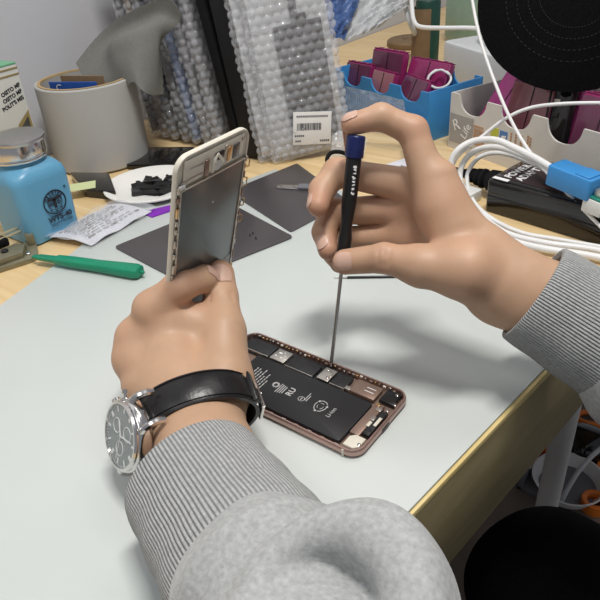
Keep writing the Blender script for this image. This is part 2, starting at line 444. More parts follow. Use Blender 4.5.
def clipped(pts, quads, po, pn):
    """bmesh of the part on the +pn side of the plane, with its open loop"""
    bm = bmesh.new(); vs = [bm.verts.new(p) for p in pts.tolist()]
    for q in quads.tolist():
        try: bm.faces.new([vs[i] for i in q])
        except ValueError: pass
    bmesh.ops.bisect_plane(bm, geom=bm.verts[:]+bm.edges[:]+bm.faces[:], plane_co=po, plane_no=pn, clear_inner=True, dist=1e-6)
    lone = [v for v in bm.verts if not v.link_faces]
    bmesh.ops.delete(bm, geom=lone, context='VERTS')
    return bm
def add_bm(dst, src):
    me = bpy.data.meshes.new('tmp'); src.to_mesh(me); src.free(); dst.from_mesh(me); bpy.data.meshes.remove(me)
def open_loops(bm):
    es = [e for e in bm.edges if e.is_boundary]; left = set(es); loops = []
    while left:
        st = [left.pop()]; loop = [st[0]]
        while st:
            e = st.pop()
            for v in e.verts:
                for k in v.link_edges:
                    if k in left: left.discard(k); st.append(k); loop.append(k)
        loops.append(loop)
    return loops
def centre(loop): return sum((v.co for e in loop for v in e.verts), V())/(2*len(loop))
def joined(pieces, core):
    """pieces: (pts, quads, cut point, direction to the kept side); core the same with several cuts -> one surface"""
    dst = bmesh.new(); cuts = []
    for pts, quads, po, pn in pieces: add_bm(dst, clipped(pts, quads, po, pn))
    pts, quads, cs = core
    bm = bmesh.new(); vs = [bm.verts.new(p) for p in pts.tolist()]
    for q in quads.tolist():
        try: bm.faces.new([vs[i] for i in q])
        except ValueError: pass
    for po, pn, rad in cs:
        near = [f for f in bm.faces if (f.calc_center_median() - po).length < rad]
        g = list({v for f in near for v in f.verts}) + list({e for f in near for e in f.edges}) + near
        bmesh.ops.bisect_plane(bm, geom=g, plane_co=po, plane_no=pn, dist=1e-6)
        kill = [f for f in bm.faces if (f.calc_center_median()-po).dot(pn) < 0 and (f.calc_center_median()-po).length < rad]
        bmesh.ops.delete(bm, geom=kill, context='FACES')
    add_bm(dst, bm)
    lone = [v for v in dst.verts if not v.link_faces]; bmesh.ops.delete(dst, geom=lone, context='VERTS')
    loops = [l for l in open_loops(dst) if len(l) > 8]
    while len(loops) > 1:
        a = loops.pop(0); ca = centre(a); j = min(range(len(loops)), key=lambda i: (centre(loops[i])-ca).length)
        if (centre(loops[j])-ca).length < .08: bmesh.ops.bridge_loops(dst, edges=a + loops.pop(j))
    return dst
def hand_mesh(f, pts_list, h, pad=.03):
    P = np.array([tuple(p) for p in pts_list]); lo = P.min(0)-pad; hi = P.max(0)+pad
    p, q = polygonise(f, lo, hi, h); return relax(p, q, 2), q

person = thing('person', 'person in grey sweatshirt and black trousers repairing a phone with a screwdriver', 'person', V((.50, .09, -.75)))
def under_person(o):
    o.parent = person; o.matrix_parent_inverse = person.matrix_world.inverted(); return o
person.matrix_world = Matrix.Translation((.50, .09, -.75))
bpy.context.view_layer.update()

dR = (rE-rW).normalized(); dL = (lE-lW).normalized()
cutR, cutL = rW + dR*.075, lW + dL*.075
HV = .0011
pr, qr = hand_mesh(fR, rTh+rIx+rMd+rRg+rLt+[rW + dR*.08], HV)
pl, ql = hand_mesh(fL, lTh+lIx+lMd+lRg+lLt+[lW + dL*.08], HV)
tf = torso_field()
armfield = lambda P: np.minimum(np.minimum(tf(P), cone(rW, rE, .0255, .036)(P)), cone(lW, lE, .0262, .033)(P))
pt, qt = polygonise(armfield, (-.06, -.28, -.40), (.78, .44, .64), .0065)
# torso stops below the waist
bmp = joined([(pr, qr, cutR, -dR), (pl, ql, cutL, -dL)], (pt, qt, [(cutR + dR*.01, dR, .14), (cutL + dL*.01, dL, .14)]))
lone = [v for v in bmp.verts if not v.link_faces]; bmesh.ops.delete(bmp, geom=lone, context='VERTS')
body = under_person(B('body', bmp, K['skin']))
# flushed knuckles and fingertips are part of the skin's own colour
fl = body.data.attributes.new('flush', 'FLOAT', 'POINT')
co = np.empty(len(body.data.vertices)*3); body.data.vertices.foreach_get('co', co); co = co.reshape(-1, 3)
w = np.zeros(len(co))
for p, r, a in [(rTh[3], .010, .45), (rTh[2], .009, .45), (rIx[3], .010, .6), (rIx[1], .012, .5), (rMd[3], .011, .7), (rMd[1], .011, .35), (rRg[3], .011, .6), (rRg[1], .011, .35), (rIx[0], .018, .35), (rTh[0], .022, .25),
                (V((0.0372, 0.0712, 0.1021)), .026, .35), (lTh[3], .011, .5), (lTh[2], .010, .2), (lIx[0], .014, .25), (lMd[0], .014, .3), (lRg[0], .013, .3), (lIx[1], .012, .35)]:
    w = np.maximum(w, a*np.exp(-((np.linalg.norm(co-arr(p), axis=1)/(r*1.15))**2)))
fl.data.foreach_set('value', w)

def nail(f, c, along, out, L, W):
    """a curved plate lying on the finger, found by walking in along -out"""
    along = V(along).normalized(); out = V(out); out = (out - along*out.dot(along)).normalized(); side = along.cross(out)
    nu, nv = 13, 11; top = []
    for i in range(nu):
        row = []
        for j in range(nv):
            u = -1+2*i/(nu-1); v = -1+2*j/(nv-1)
            wv = W/2*(1-.12*(u < 0)*u*u - .25*max(0, u)**3); 
            p = c + along*(u*L/2*(1 - .22*v*v*(1 if u > 0 else .8))) + side*(v*wv) + out*.012
            for _ in range(24): p = p - out*float(f(np.array([tuple(p)]))[0])*.8
            row.append(p + out*.0003)
        top.append(row)
    o = under_person(sheet('fingernail', top, K['nail'], None, .0007)); return o
ca = lambda p: (CAM-p).normalized()
nail(fR, V((0.0173, 0.0340, 0.0913)), rTh[3]-rTh[2], ca(rTh[3]), .0125, .0115)
nail(fR, V((-0.0025, 0.0749, 0.1695)), rIx[3]-rIx[2], V((0, 0, 1))+ca(rIx[3])*.4, .0105, .0100)
nail(fR, V((-0.0170, 0.0526, 0.1160)), rMd[3]-rMd[2], V((-0.0181, 0.0518, 0.1161))-V((-0.0146, 0.0608, 0.1161))+ca(rMd[3])*.002, .0095, .0090)
nail(fR, V((-0.0101, 0.0532, 0.0877)), rRg[3]-rRg[2], V((-0.0139, 0.0504, 0.0880))-V((-0.0067, 0.0601, 0.0854))+ca(rRg[3])*.01, .0100, .0090)
nail(fL, V((-0.0524, -0.0075, 0.0817)), lTh[3]-lTh[2], ca(lTh[3])+V((0, 0, .25)), .0140, .0150)

# ---- sweatshirt
wL = V((0.0208, -0.1158, 0.0344)); sL1 = V((0.1023, -0.1493, 0.0474)); eL = lE + V((.004, 0, .004))
aL = (sL1 - wL).normalized()
def wob(P, a=.0016, k=62.):
    x, y, z = P[:, 0], P[:, 1], P[:, 2]
    return a*(np.sin(k*x+1.3*np.sin(k*.7*y)) + np.sin(k*.8*y+1.7*np.sin(k*.6*z+1)) + np.sin(k*.9*z+x*30))
def torus(c, n, R, r, sq=1.):
    c = arr(c); n = arr(V(n).normalized())
    def f(P):
        Q = P-c; h = Q @ n; q = np.linalg.norm(Q - h[:, None]*n, axis=1); return np.sqrt((q-R)**2 + (h*sq)**2) - r
    return f
cF = V((0.1419, -0.1644, 0.0885)); nF = ((CAM-cF).normalized() - aL*.45).normalized()
sleeveL = blend([cone(sL1, sL1.lerp(eL, .5), .0420, .0395), cone(sL1.lerp(eL, .5), eL, .0395, .052), torus(sL1 - aL*.004, aL, .0340, .0090), torus(cF, nF, .0295, .0100), torus(cF - nF*.012, nF, .0295, .0120)], .005)
fSL = lambda P: sleeveL(P) + wob(P, .0019, 75.)
wR = V((0.1228, 0.0868, 0.0724)); eR = rE.copy(); aR = (eR-wR).normalized(); sR1 = V((0.1874, 0.0974, 0.0405))
sleeveR = blend([cone(sR1, eR, .038, .052), torus(sR1, aR, .031, .010), torus(sR1 + aR*.035, (aR + V((0, .1, .4))).normalized(), .035, .011)], .010)
fSR = lambda P: sleeveR(P) + wob(P)
shL, shR = V((.47, -.08, .26)), V((.49, .28, .26))
trunk = blend([cone(eL, shL, .054, .078), cone(eR, shR, .056, .078), cone(shL, shR, .08, .08), cone((.52, -.0, .2), (.52, .18, .2), .125, .125), cone((.58, .03, .0), (.58, .15, .0), .135, .135), cone((.62, .04, -.22), (.62, .14, -.22), .145, .145), cone((.52, .09, .27), (.505, .09, .335), .085, .066)], .035)
ftr = lambda P: np.minimum(np.minimum(trunk(P) + wob(P, .003, 40), cone(sL1, eL, .040, .052)(P)), cone(sR1, eR, .044, .056)(P))
psl, qsl = polygonise(fSL, np.array(sL1.lerp(eL, .4)) - .125, np.array(sL1.lerp(eL, .4)) + .125, .0020); psl = relax(psl, qsl, 2)
psr, qsr = polygonise(fSR, np.minimum(arr(sR1), arr(eR)) - .085, np.maximum(arr(sR1), arr(eR)) + .085, .0024); psr = relax(psr, qsr, 2)
pst, qst = polygonise(ftr, (.02, -.30, -.42), (.80, .46, .46), .0075)
cL, cR = sL1.lerp(eL, .72), sR1.lerp(eR, .72); dl = (eL-sL1).normalized()
bms = joined([(psl, qsl, cL, -dl), (psr, qsr, cR, -aR)], (pst, qst, [(cL + dl*.008, dl, .17), (cR + aR*.008, aR, .17)]))
sweat = under_person(B('sweatshirt', bms, K['knit']))

def cuff(path, rad, sq, up, m=K['rib'], n=140):
    """ribbed tube with a turned rim; u of its map runs around the wrist"""
    bm = bmesh.new(); uv = bm.loops.layers.uv.new('UVMap'); fr = frames(path, up); rings = []
    for i, (p, t, a, b) in enumerate(fr):
        rings.append([p + a*(rad[i]*sq*math.sin(2*PI*k/n)) + b*(rad[i]*math.cos(2*PI*k/n)) for k in range(n)])
    p, t, a, b = fr[0]
    inner = []
    for d, o in ((.004, -.0052), (.0005, -.0050), (-.0012, -.0030), (-.0010, -.0008)):
        inner.append([p + t*d + a*((rad[0]+o)*sq*math.sin(2*PI*k/n)) + b*((rad[0]+o)*math.cos(2*PI*k/n)) for k in range(n)])
    p2 = fr[min(10, len(fr)-1)]
    deep = [[p2[0] + p2[2]*((rad[0]-.0052)*sq*math.sin(2*PI*k/n)) + p2[3]*((rad[0]-.0052)*math.cos(2*PI*k/n)) for k in range(n)]]
    a_loft(bm, deep + inner + rings, cap=False, uv=uv)
    return under_person(B('cuff', bm, m, None, True))
tl = [wL.lerp(sL1, t) for t in [i/18 for i in range(22)]]
upL = ((CAM-wL).normalized() + V((0, 0, .4))).normalized()
rl = [.0380 + .0030*(i/21) + .0004*math.sin(i*1.1) for i in range(22)]
cuffL = cuff(tl, rl, .86, upL)
tr = [wR.lerp(sR1, t) for t in [i/18 for i in range(22)]]
rr_ = [.0330 + .0060*(i/21) + .0003*math.sin(i*.9) for i in range(22)]
cuffR = cuff(tr, rr_, .88, (CAM-wR).normalized())
for c in (cuffL, cuffR):
    c.parent = sweat; c.matrix_parent_inverse = Matrix.Identity(4)

# ---- trousers: two thighs and shins under the desk
kneeR, kneeL = V((.170, .118, -.238)), V((.20, -.085, -.285))
legs = blend([cone((.52, .15, -.29), kneeR, .095, .066), cone(kneeR, (.20, .13, -.70), .064, .050), cone((.52, .02, -.30), kneeL, .095, .066), cone(kneeL, (.22, -.09, -.70), .064, .050), cone((.61, .03, -.27), (.61, .15, -.27), .118, .118)], .03)
p_, q_ = polygonise(lambda P: legs(P) + wob(P, .0014, 45), (.05, -.22, -.75), (.78, .32, -.10), .006); p_ = relax(p_, q_, 2)
bm = bmesh.new(); vs = [bm.verts.new(p) for p in p_.tolist()]
for q in q_.tolist(): bm.faces.new([vs[i] for i in q])
trs = under_person(B('trousers', bm, K['trouser']))
for kx, ky in ((.20, .13), (.22, -.09)):
    ring = [[V((kx - .02 + dx*x, ky + .045*s*y, z)) for x, y in [(math.cos(t), math.sin(t)) for t in [2*PI*i/24 for i in range(24)]]] for z, dx, s in ((-.75, .135, 1.0), (-.735, .138, 1.02), (-.715, .13, .95), (-.69, .08, .8), (-.66, .055, .75))]
    under_person(loft('shoe', ring, K['matt']))
bm = bmesh.new(); hd = V((.445, .09, .495))
ph, qh = polygonise(lambda P: np.maximum(ball(hd + V((.008, 0, .012)), .105, (1.02, .82, 1.06))(P) + wob(P, .0008, 200), -ball(hd + V((-.12, 0, -.07)), .14)(P)), arr(hd) - .13, arr(hd) + .13, .004)
vs = [bm.verts.new(p) for p in ph.tolist()]
for q in qh.tolist(): bm.faces.new([vs[i] for i in q])
under_person(B('hair', bm, K['matt']))

# ------------------------------------------------------------------ room and desk
def struct(o): o['kind'] = 'structure'; return o
struct(box('wall_back', (-.65, .45, .4), (.1, 3.4, 2.4), K['wall']))
struct(box('floor', (.6, .45, -.775), (2.6, 3.4, .05), K['floor']))

desk = thing('desk', 'oak topped work desk with pale edge strip and white steel leg', 'desk', V((0, .4, -.75)))
def D_(o): o.parent = desk; o.matrix_parent_inverse = desk.matrix_world.inverted(); return o
desk.matrix_world = Matrix.Translation((0, .4, -.75)); bpy.context.view_layer.update()
# front edge runs from e0 to e1
e0 = V((.0985, -.1135, 0)); e1 = V((.1285, .120, 0)); ed = (e1-e0).normalized()
eA = e0 - ed*.55; eB = e0 + ed*1.9; en = V((ed.y, -ed.x, 0))
ztop = -.0022
D_(prism('tabletop', [(-.598, eA.y-.1), (eA.x, eA.y), (eB.x, eB.y), (-.598, eB.y)], ztop-.025, ztop, K['oak'], None, .0))
def bar(name, a, b, n0, n1, z0, z1, m, bev=.001):
    L = (b-a).length; Mx = frame((a+b)/2, b-a, z=(0, 0, 1)); bm = bmesh.new()
    a_box(bm, (0, -(n0+n1)/2, (z0+z1)/2), (L, abs(n1-n0), z1-z0), bev, Mx); return D_(B(name, bm, m))
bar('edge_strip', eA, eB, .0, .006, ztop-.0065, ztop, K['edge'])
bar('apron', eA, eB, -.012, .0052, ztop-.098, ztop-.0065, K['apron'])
for q in ((V((0.1357, 0.1888, -0.1200)), V((0.1396, 0.1643, -0.1800))),):
    pass
D_(loft('leg', [circ(.0130, 28, z, c=(.1135, .322)) for z in (-.75, -.03)], K['white']))
for n, (x, y) in (('leg', (-.55, .262)), ('leg', (.16, 1.2)), ('leg', (-.55, 1.2))):
    D_(loft(n, [circ(.019, 28, z, c=(x, y)) for z in (-.75, -.03)], K['white']))

# milky work mat
mp = [V((-0.2924, -0.0493, 0.0000)), V((-0.3198, 0.0515, 0.0000)), V((-0.3554, 0.1513, 0.0000)), V((-0.3228, 0.2100, 0.0000)), V((-0.2862, 0.2663, 0.0000)), V((-0.2744, 0.3190, 0.0000))]
m0 = mp[0] + (mp[0]-mp[1])*2.6
outline = [(m0.x, m0.y)] + [(eA.x*.2+e0.x*.8+.0045, eA.y*.2+e0.y*.8), (e1.x + ed.x*.10 + .003, e1.y + ed.y*.10), (.118, .245), (.03, .275)] + [(p.x, p.y) for p in reversed(mp)]
tag(prism('work_mat', outline, ztop+.0002, 0, K['mat'], None, .0006), 'milky white work mat under the opened phone and the hands', 'mat')

# ------------------------------------------------------------------ opened phone
PH = thing('opened_phone', 'opened rose gold phone without display, black battery showing, lying on white mat', 'phone', V((0, 0, 0)))
def tray():
    bm = bmesh.new(); L, W = .1383, .0671; o = rrect(L, W, .0098, 10)
    rings = [(inset(o, .0030), .0), (inset(o, .0016), .0004), (inset(o, .0006), .0013), (o, .0026), (o, .0048), (inset(o, .0003), .0060), (inset(o, .0008), .0064), (inset(o, .0017), .0064), (inset(o, .0019), .0060), (inset(o, .0021), .0016)]
    a_loft(bm, [[V((x, y, z)) for x, y in p] for p, z in rings]); return bm
B('housing', tray(), K['rose'], PH)
for x, y, s in ((.0585, -.0335, (.0016, .0006, .0058)), (.0585, .0335, (.0016, .0006, .0058)), (-.0585, -.0335, (.0016, .0006, .0058))):
    box('antenna_band', (x, y*1.001, .0032), s, K['cream'], PH, .0002)
prism('floor_plate', inset(rrect(.1383, .0671, .0098, 8), .0024), .0014, .0019, K['copper'], PH)
bat = prism('battery', rrect(.098, .0405, .002, 4, (.0035, -.0083)), .0018, .0054, K['batt'], PH, .0005)
zb = .00545
MB = lambda x, y, s=1: T(x, y, zb) @ RZ(PI/2)
text('lettering', 'Li-ion', .0042, K['print'], bat, MB(.0343, -.0100), .00004)
bm = bmesh.new()
for i in range(3):   # recycling sign: three bent arrows
    a0 = PI/2 + i*2*PI/3
    p = [V((.0250 + .0042*math.cos(a0+t), -.0088 + .0052*math.sin(a0+t), zb)) for t in (-.95, -.45, .25, .75)]
    a_tube(bm, p, .00032, 5)
    q = p[-1]; d = (p[-1]-p[-2]).normalized(); n = V((-d.y, d.x, 0))
    bm.faces.new([bm.verts.new(q + n*.0011), bm.verts.new(q - n*.0011), bm.verts.new(q + d*.0015)])
    a_tube(bm, [V((.0250 + .0022*math.cos(a0+t), -.0088 + .0028*math.sin(a0+t), zb)) for t in (-.6, 0, .6)], .00022, 5)
B('recycling_sign', bm, K['print'], bat)
bm = bmesh.new()
for k in range(16):
    a = 2*PI*k/16; b2 = 2*PI*(k+1)/16
    a_tube(bm, [V((.0115 + .0022*math.cos(a), -.0088 + .0022*math.sin(a), zb)), V((.0115 + .0022*math.cos(b2), -.0088 + .0022*math.sin(b2), zb))], .00022, 4)
    a_tube(bm, [V((-.0118 + .0021*math.cos(a), -.0066 + .0021*math.sin(a), zb)), V((-.0118 + .0021*math.cos(b2), -.0066 + .0021*math.sin(b2), zb))], .0007, 4)
a_box(bm, (.0115, -.0088, zb), (.0006, .0030, .00008)); a_box(bm, (.0140, -.0050, zb), (.0005, .0080, .00008)); a_box(bm, (.0155, -.0062, zb), (.0005, .0060, .00008))
B('approval_mark', bm, K['print'], bat, True, T(-.0016, -.0010, 0))
text('lettering', 'RU', .0062, K['print'], bat, MB(.0000, -.0080), .00004, bold=.00012)
bm = bmesh.new(); rr = random.Random(3)
for i in range(7):           # blocks of fine print, too small to read
    x = -.0345 + i*.0024; y = -.0215; end = (.0035, .0035, .001, .0035, -.001, .003, -.004)[i]-.004
    while y < end:
        w = rr.uniform(.0012, .0032); a_box(bm, (x, y + w/2, zb), (.00075, w, .00008)); y += w + .0006
for i in range(4):
    x = -.0085 + i*.0016; a_box(bm, (x, -.0085, zb), (.0006, .0095 - .0008*i, .00008))
B('fine_print', bm, K['print'], bat, True, T(-.0012, -.0006, 0))
# logic board along the far side
bd = prism('logic_board', [(-.066, .0132), (.026, .0132), (.026, .0303), (-.066, .0303)], .0019, .0030, K['pcb'], PH)
for n, c, s, m in (('shield', (-.0500, .0213, .0040), (.0230, .0125, .0022), 'pcb'), ('silver_shield', (-.0305, .0203, .0043), (.0130, .0125, .0024), 'silver'), ('shield', (-.0100, .0198, .0040), (.0245, .0118, .0022), 'pcb'),
                   ('bracket', (.0098, .0207, .0046), (.0095, .0130, .0012), 'silver'), ('shield', (.0220, .0210, .0038), (.0120, .0120, .0020), 'pcb')):
    o = box(n, c, s, K[m], bd, .0004)
    if n == 'silver_shield':
        for dx, dy, w, h in ((-.002, .002, .0028, .0016), (-.0035, -.002, .0016, .0012), (.0015, -.0022, .0018, .0012), (.003, .0008, .0010, .0010), (.001, .0035, .0010, .0008)):
            box('etched_mark', (c[0]+dx, c[1]+dy, c[2]+.00125), (w, h, .0001), K['wprint'], o)
    if n == 'bracket':
        for dx, dy in ((.0022, -.003), (-.002, .004)): lathe('screw', [(.0009, 0), (.0009, .0005), (.0006, .0007)], K['steel'], o, 14, T(c[0]+dx, c[1]+dy, c[2]+.0005))
    if m == 'pcb': bmx = box('shield_rim', (c[0], c[1]-s[1]/2-.0006, c[2]+.0002), (s[0], .0007, .0020), K['silver'], bd, .0001)
box('speaker_shield', (.0415, .0215, .0042), (.0190, .0135, .0026), K['copper'], PH, .0006)
bm = bmesh.new(); a_box(bm, (.0445, .0235, .0056), (.0070, .0006, .0001)); a_box(bm, (.0445, .0200, .0056), (.0070, .0006, .0001)); B('etched_mark', bm, K['wprint'], PH)
box('antenna_module', (.0590, .0235, .0040), (.0110, .0125, .0028), K['black'], PH, .0006)
box('taptic_engine', (.0568, -.0020, .0040), (.0070, .0320, .0030), K['copper'], PH, .0006)
box('battery_connector', (.0300, .0165, .0046), (.0042, .0034, .0016), K['silver'], PH, .0004)
sp = prism('speaker_cover', [(.0555, -.0290), (.0625, -.0290), (.0655, -.0260), (.0655, -.0180), (.0585, -.0180), (.0555, -.0210)], .0020, .0056, K['cream'], PH, .0005)
dk = box('charging_dock', (.0632, -.0030, .0042), (.0046, .0240, .0030), K['pcb'], PH, .0005)
for c, s, m in (((.0600, -.0005, .0059), (.0032, .0042, .0009), 'silver'), ((.0605, -.0060, .0058), (.0022, .0048, .0008), 'cream'), ((.0643, -.0020, .0060), (.0022, .0085, .0008), 'cream'), ((.0590, .0085, .0058), (.0040, .0032, .0012), 'silver'), ((.0560, .0125, .0057), (.0030, .0026, .0010), 'gold'), ((.0632, -.0120, .0058), (.0034, .0050, .0007), 'pcb')):
    box('connector', c, s, K[m], PH, .0003)
rr = random.Random(11)
for i in range(34):          # side clips, contacts and screws along the far rim
    x = -.064 + i*.0037 + rr.uniform(-.0008, .0008); k = rr.choice(['gold', 'silver', 'copper', 'cream', 'copper'])
    box('contact', (x, .0309 - rr.uniform(0, .0008), .0045 + rr.uniform(0, .0012)), (rr.uniform(.0011, .0028), .0013, .0016), K[k], PH, .0003)
for i in range(12):
    x = -.06 + i*.0102; box('clip', (x, -.0310, .0048), (.0030, .0010, .0014), K['silver' if i % 2 else 'copper'], PH, .0002)
for x, y in ((.0655, .0180), (.0620, .0270), (.0645, -.0245), (.0640, .0105)):
    lathe('screw', [(.0011, 0), (.0011, .0008), (.0007, .0010)], K['steel'], PH, 14, T(x, y, .0052))
box('port', (.0690, -.0005, .0032), (.0010, .0085, .0024), K['black'], PH, .0004)

# ------------------------------------------------------------------ display assembly held upright
ex, ey, ez = V((-.0691, .9975, -.0134)), V((.2788, .0322, .9598)), V((.9579, .0626, -.2803))
q0 = V((-.0752, -.0144, .0441)); Ms = Matrix.Identity(4)
for i in range(3): Ms[i][0] = ex[i]; Ms[i][1] = ey[i]; Ms[i][2] = ez[i]; Ms[i][3] = q0[i]
DS = thing('phone_display', 'white framed phone display seen from its grey back, held upright in left hand', 'phone screen', Ms)
W, H = .0660, .1370
o = rrect(W, H, .0095, 8, (0, H/2))
bm = bmesh.new(); a_loft(bm, [[V((x, y, z)) for x, y in p] for p, z in ((inset(o, .0012), -.0022), (inset(o, .0003), -.0019), (o, -.0012), (o, .0006), (inset(o, .0004), .0012), (inset(o, .0016), .0012), (inset(o, .0020), .0002))])
B('bezel', bm, K['cream'], DS)
prism('front_glass', inset(o, .0014), -.0026, -.0021, K['black'], DS)
lc = prism('lcd_shield', rrect(.0575, .1080, .0015, 4, (0, .0615)), .0002, .0018, K['lcd'], DS, .0003)
bm = bmesh.new()
for x in (-.0294, .0294): a_box(bm, (x, .0615, .0013), (.0010, .1085, .0024), .0002)
a_box(bm, (0, .1163, .0013), (.0595, .0011, .0024), .0002); a_box(bm, (0, .0070, .0013), (.0595, .0010, .0024), .0002)
B('shield_frame', bm, K['silver'], lc)
prism('grey_label', [(.0100, .0120), (.0285, .0120), (.0285, .0420), (.0240, .0420), (.0100, .0330)], .0018, .0020, K['tagm'], lc)
lathe('screw_dimple', [(.0006, 0), (.0006, .0003), (.0003, .0004)], K['steel'], lc, 12, T(.0015, .0965, .0018))
# home button end
hb = box('home_plate', (0, .1262, .0010), (.0540, .0150, .0010), K['cream'], DS, .0004)
lathe('home_button', [(.0050, 0), (.0050, .0010), (.0042, .0014), (.0030, .0008)], K['white'], hb, 28, T(.0020, .1235, .0013))
prism('sensor', rrect(.0075, .0050, .001, 3, (.0035, .1275)), .0014, .0026, K['black'], hb, .0003)
tube('flex_cable', [(-.0030, .1190, .0028), (-.0040, .1250, .0044), (-.0010, .1300, .0036), (.0020, .1275, .0032), (.0045, .1235, .0036)], .0011, K['cream'], hb, 8, 6, up=(0, 0, 1), flat=.4)
for c, s, m in (((-.0080, .1235, .0020), (.0035, .0105, .0012), 'copper'), ((-.0165, .1275, .0017), (.0120, .0006, .0004), 'dsteel'), ((.0125, .1255, .0021), (.0035, .0095, .0012), 'gold'), ((.0195, .1250, .0018), (.0060, .0090, .0010), 'lcd'), ((.0100, .1300, .0018), (.0030, .0040, .0010), 'silver'), ((-.0200, .1210, .0017), (.0180, .0012, .0004), 'silver'), ((.0255, .1310, .0018), (.0022, .0022, .0012), 'dsteel'), ((-.0285, .1185, .0018), (.0050, .0026, .0016), 'white')):
    box('bracket', c, s, K[m], hb, .0003)
rr = random.Random(5)
for sgn in (-1, 1):
    y = .006
    while y < .117:
        h = rr.uniform(.0025, .0075); k = rr.choice(['gold', 'silver', 'copper', 'silver'])
        box('edge_clip', (sgn*.0312, y+h/2, .0016), (.0016, h, rr.uniform(.0014, .0026)), K[k], DS, .0003); y += h + rr.uniform(.0008, .0050)
for y in (.1120, .0985, .0830, .0700):
    bm = bmesh.new(); a_tube(bm, [V((.0325, y-.003, .002)), V((.0340, y-.0025, .003)), V((.0340, y+.0025, .003)), V((.0325, y+.003, .002))], .0005, 6); B('latch', bm, K['gold'], DS)
box('flex_tail', (.0300, .0125, .0024), (.0050, .0090, .0016), K['black'], DS, .0004)

# ------------------------------------------------------------------ precision screwdriver
tip, top = V((.0083, .0279, .0064)), V((.0028, .0748, .1587))
ax = (top-tip); SL = ax.length; Md = zframe(tip, ax, CAM-tip)
SD = thing('screwdriver', 'slim black precision screwdriver with navy blue cap, standing on the phone board', 'screwdriver', Md)
lathe('shaft', [(.0003, 0), (.0009, .002), (.0012, .003), (.0013, .004), (.0013, .070)], K['dsteel'], SD, 18)
z0 = .073
hp = [(.0020, z0), (.0042, z0+.001), (.0047, z0+.006), (.0046, z0+.020), (.0040, z0+.025), (.0038, z0+.030), (.0044, z0+.037), (.0050, z0+.044), (.0050, SL-.0145), (.0040, SL-.0140)]
hd_ = lathe('handle', hp, K['black'], SD, 30)
bm = bmesh.new(); rr = random.Random(17)     # worn pale print down the barrel, too small to read
for k in range(8):
    z = SL - .019 - k*.0024
    for q in range(3):
        a = .30 + rr.uniform(-.16, .16); a_box(bm, (0, 0, 0), (.0002, rr.uniform(.0006, .0016), rr.uniform(.0005, .0015)), 0, RZ(a) @ T(.00502, 0, z + rr.uniform(-.0006, .0006)))
B('worn_print', bm, K['wprint'], hd_)
lathe('cap', [(.0030, SL-.0145), (.0056, SL-.0140), (.0060, SL-.0130), (.0060, SL-.0060), (.0060, SL-.0010), (.0054, SL-.0003), (.0030, SL)], K['navy'], SD, 30)

a, b = V((-0.0537, 0.1436, 0.0010)), V((-0.0110, 0.1706, 0.0010))
ST = thing('stylus', 'thin black stylus lying on the mat behind the right thumb', 'stylus', frame(a, b-a, z=(0, 0, 1)))
lathe('barrel', [(.0010, 0), (.0012, .002), (.0012, (b-a).length), (.0009, (b-a).length+.002)], K['black'], ST, 14, RY(PI/2)); lathe('point', [(.0002, -.012), (.0009, 0)], K['dsteel'], ST, 12, RY(PI/2))
# ------------------------------------------------------------------ wrist watch
aw = (lIx[0].lerp(lLt[0], .5) - lW).normalized(); aw = (V((-0.0144, -0.0705, 0.0385)) - V((0.0032, -0.0883, 0.0331))).normalized()*.6 + aw*.4; aw.normalize()
tocam = (CAM - lW).normalized(); dors = tocam + V((0, 0, .3)); dors = (dors - aw*dors.dot(aw)).normalized(); wid = aw.cross(dors)   # wid points to the thumb side or away
if wid.dot(V((0.0146, -0.0663, 0.0338))-V((-0.0298, -0.1071, 0.0278))) < 0: wid = -wid
wc = V((-0.0130, -0.0794, 0.0357))
Mw = Matrix.Identity(4)
for i in range(3): Mw[i][0] = wid[i]; Mw[i][1] = dors[i]; Mw[i][2] = aw[i]; Mw[i][3] = wc[i]
WA = thing('wrist_watch', 'silver cased wrist watch with grey dial and black leather strap on left wrist', 'watch', Mw)
sa, sb = .0334, .0246
def sring(a, off, z): return V(((sa+off)*math.cos(a), (sb+off)*math.sin(a), z))
rings = []
ncr = 64
a0, a1 = math.radians(160), math.radians(-165)
for k in range(ncr+1):
    a = a0 + (a1-a0)*k/ncr; hw = .0105 - .0014*abs(k/ncr-.1)
    rings.append([sring(a, o, z) for o, z in ((.0, -hw), (.0022, -hw), (.0032, -hw*.8), (.0034, 0), (.0032, hw*.8), (.0022, hw), (.0, hw))])
loft('strap', rings, K['leather'], WA)
bm = bmesh.new()
for z in (-.0086, .0086): a_tube(bm, [sring(a0 + (a1-a0)*k/ncr, .0034, z*(1-.12*k/ncr)) for k in range(2, 40)], .00028, 5)
B('stitching', bm, K['matt'], WA)
bk = bmesh.new(); ab = math.radians(-8)
for z in (-.0095, .0095): a_tube(bk, [sring(ab-.22, .0050, z), sring(ab+.22, .0050, z)], .0011, 8)
for d in (-.22, .22): a_tube(bk, [sring(ab+d, .0050, -.0095), sring(ab+d, .0050, .0095)], .0011, 8)
a_tube(bk, [sring(ab-.2, .0058, 0), sring(ab+.2, .0058, 0)], .0008, 8)
B('buckle', bk, K['steel'], WA)
box('strap_loop', (0, 0, 0), (.0036, .005, .021), K['leather'], WA, .0008, T(*sring(math.radians(22), .0034, 0)) @ RZ(math.radians(22)))
ac = math.radians(150)
nc = V((math.cos(ac), math.sin(ac), -.16)).normalized(); cc = sring(math.radians(170), .0030, -.005)
Mc = zframe(cc, nc, (0, 0, 1))
CS = lathe('case', [(.0175, -.001), (.0200, .0), (.0212, .0018), (.0212, .0066), (.0205, .0080), (.0200, .0084), (.0200, .0094), (.0190, .0104), (.0180, .0104), (.0178, .0082)], K['steel'], WA, 72, Mc, cap=False)
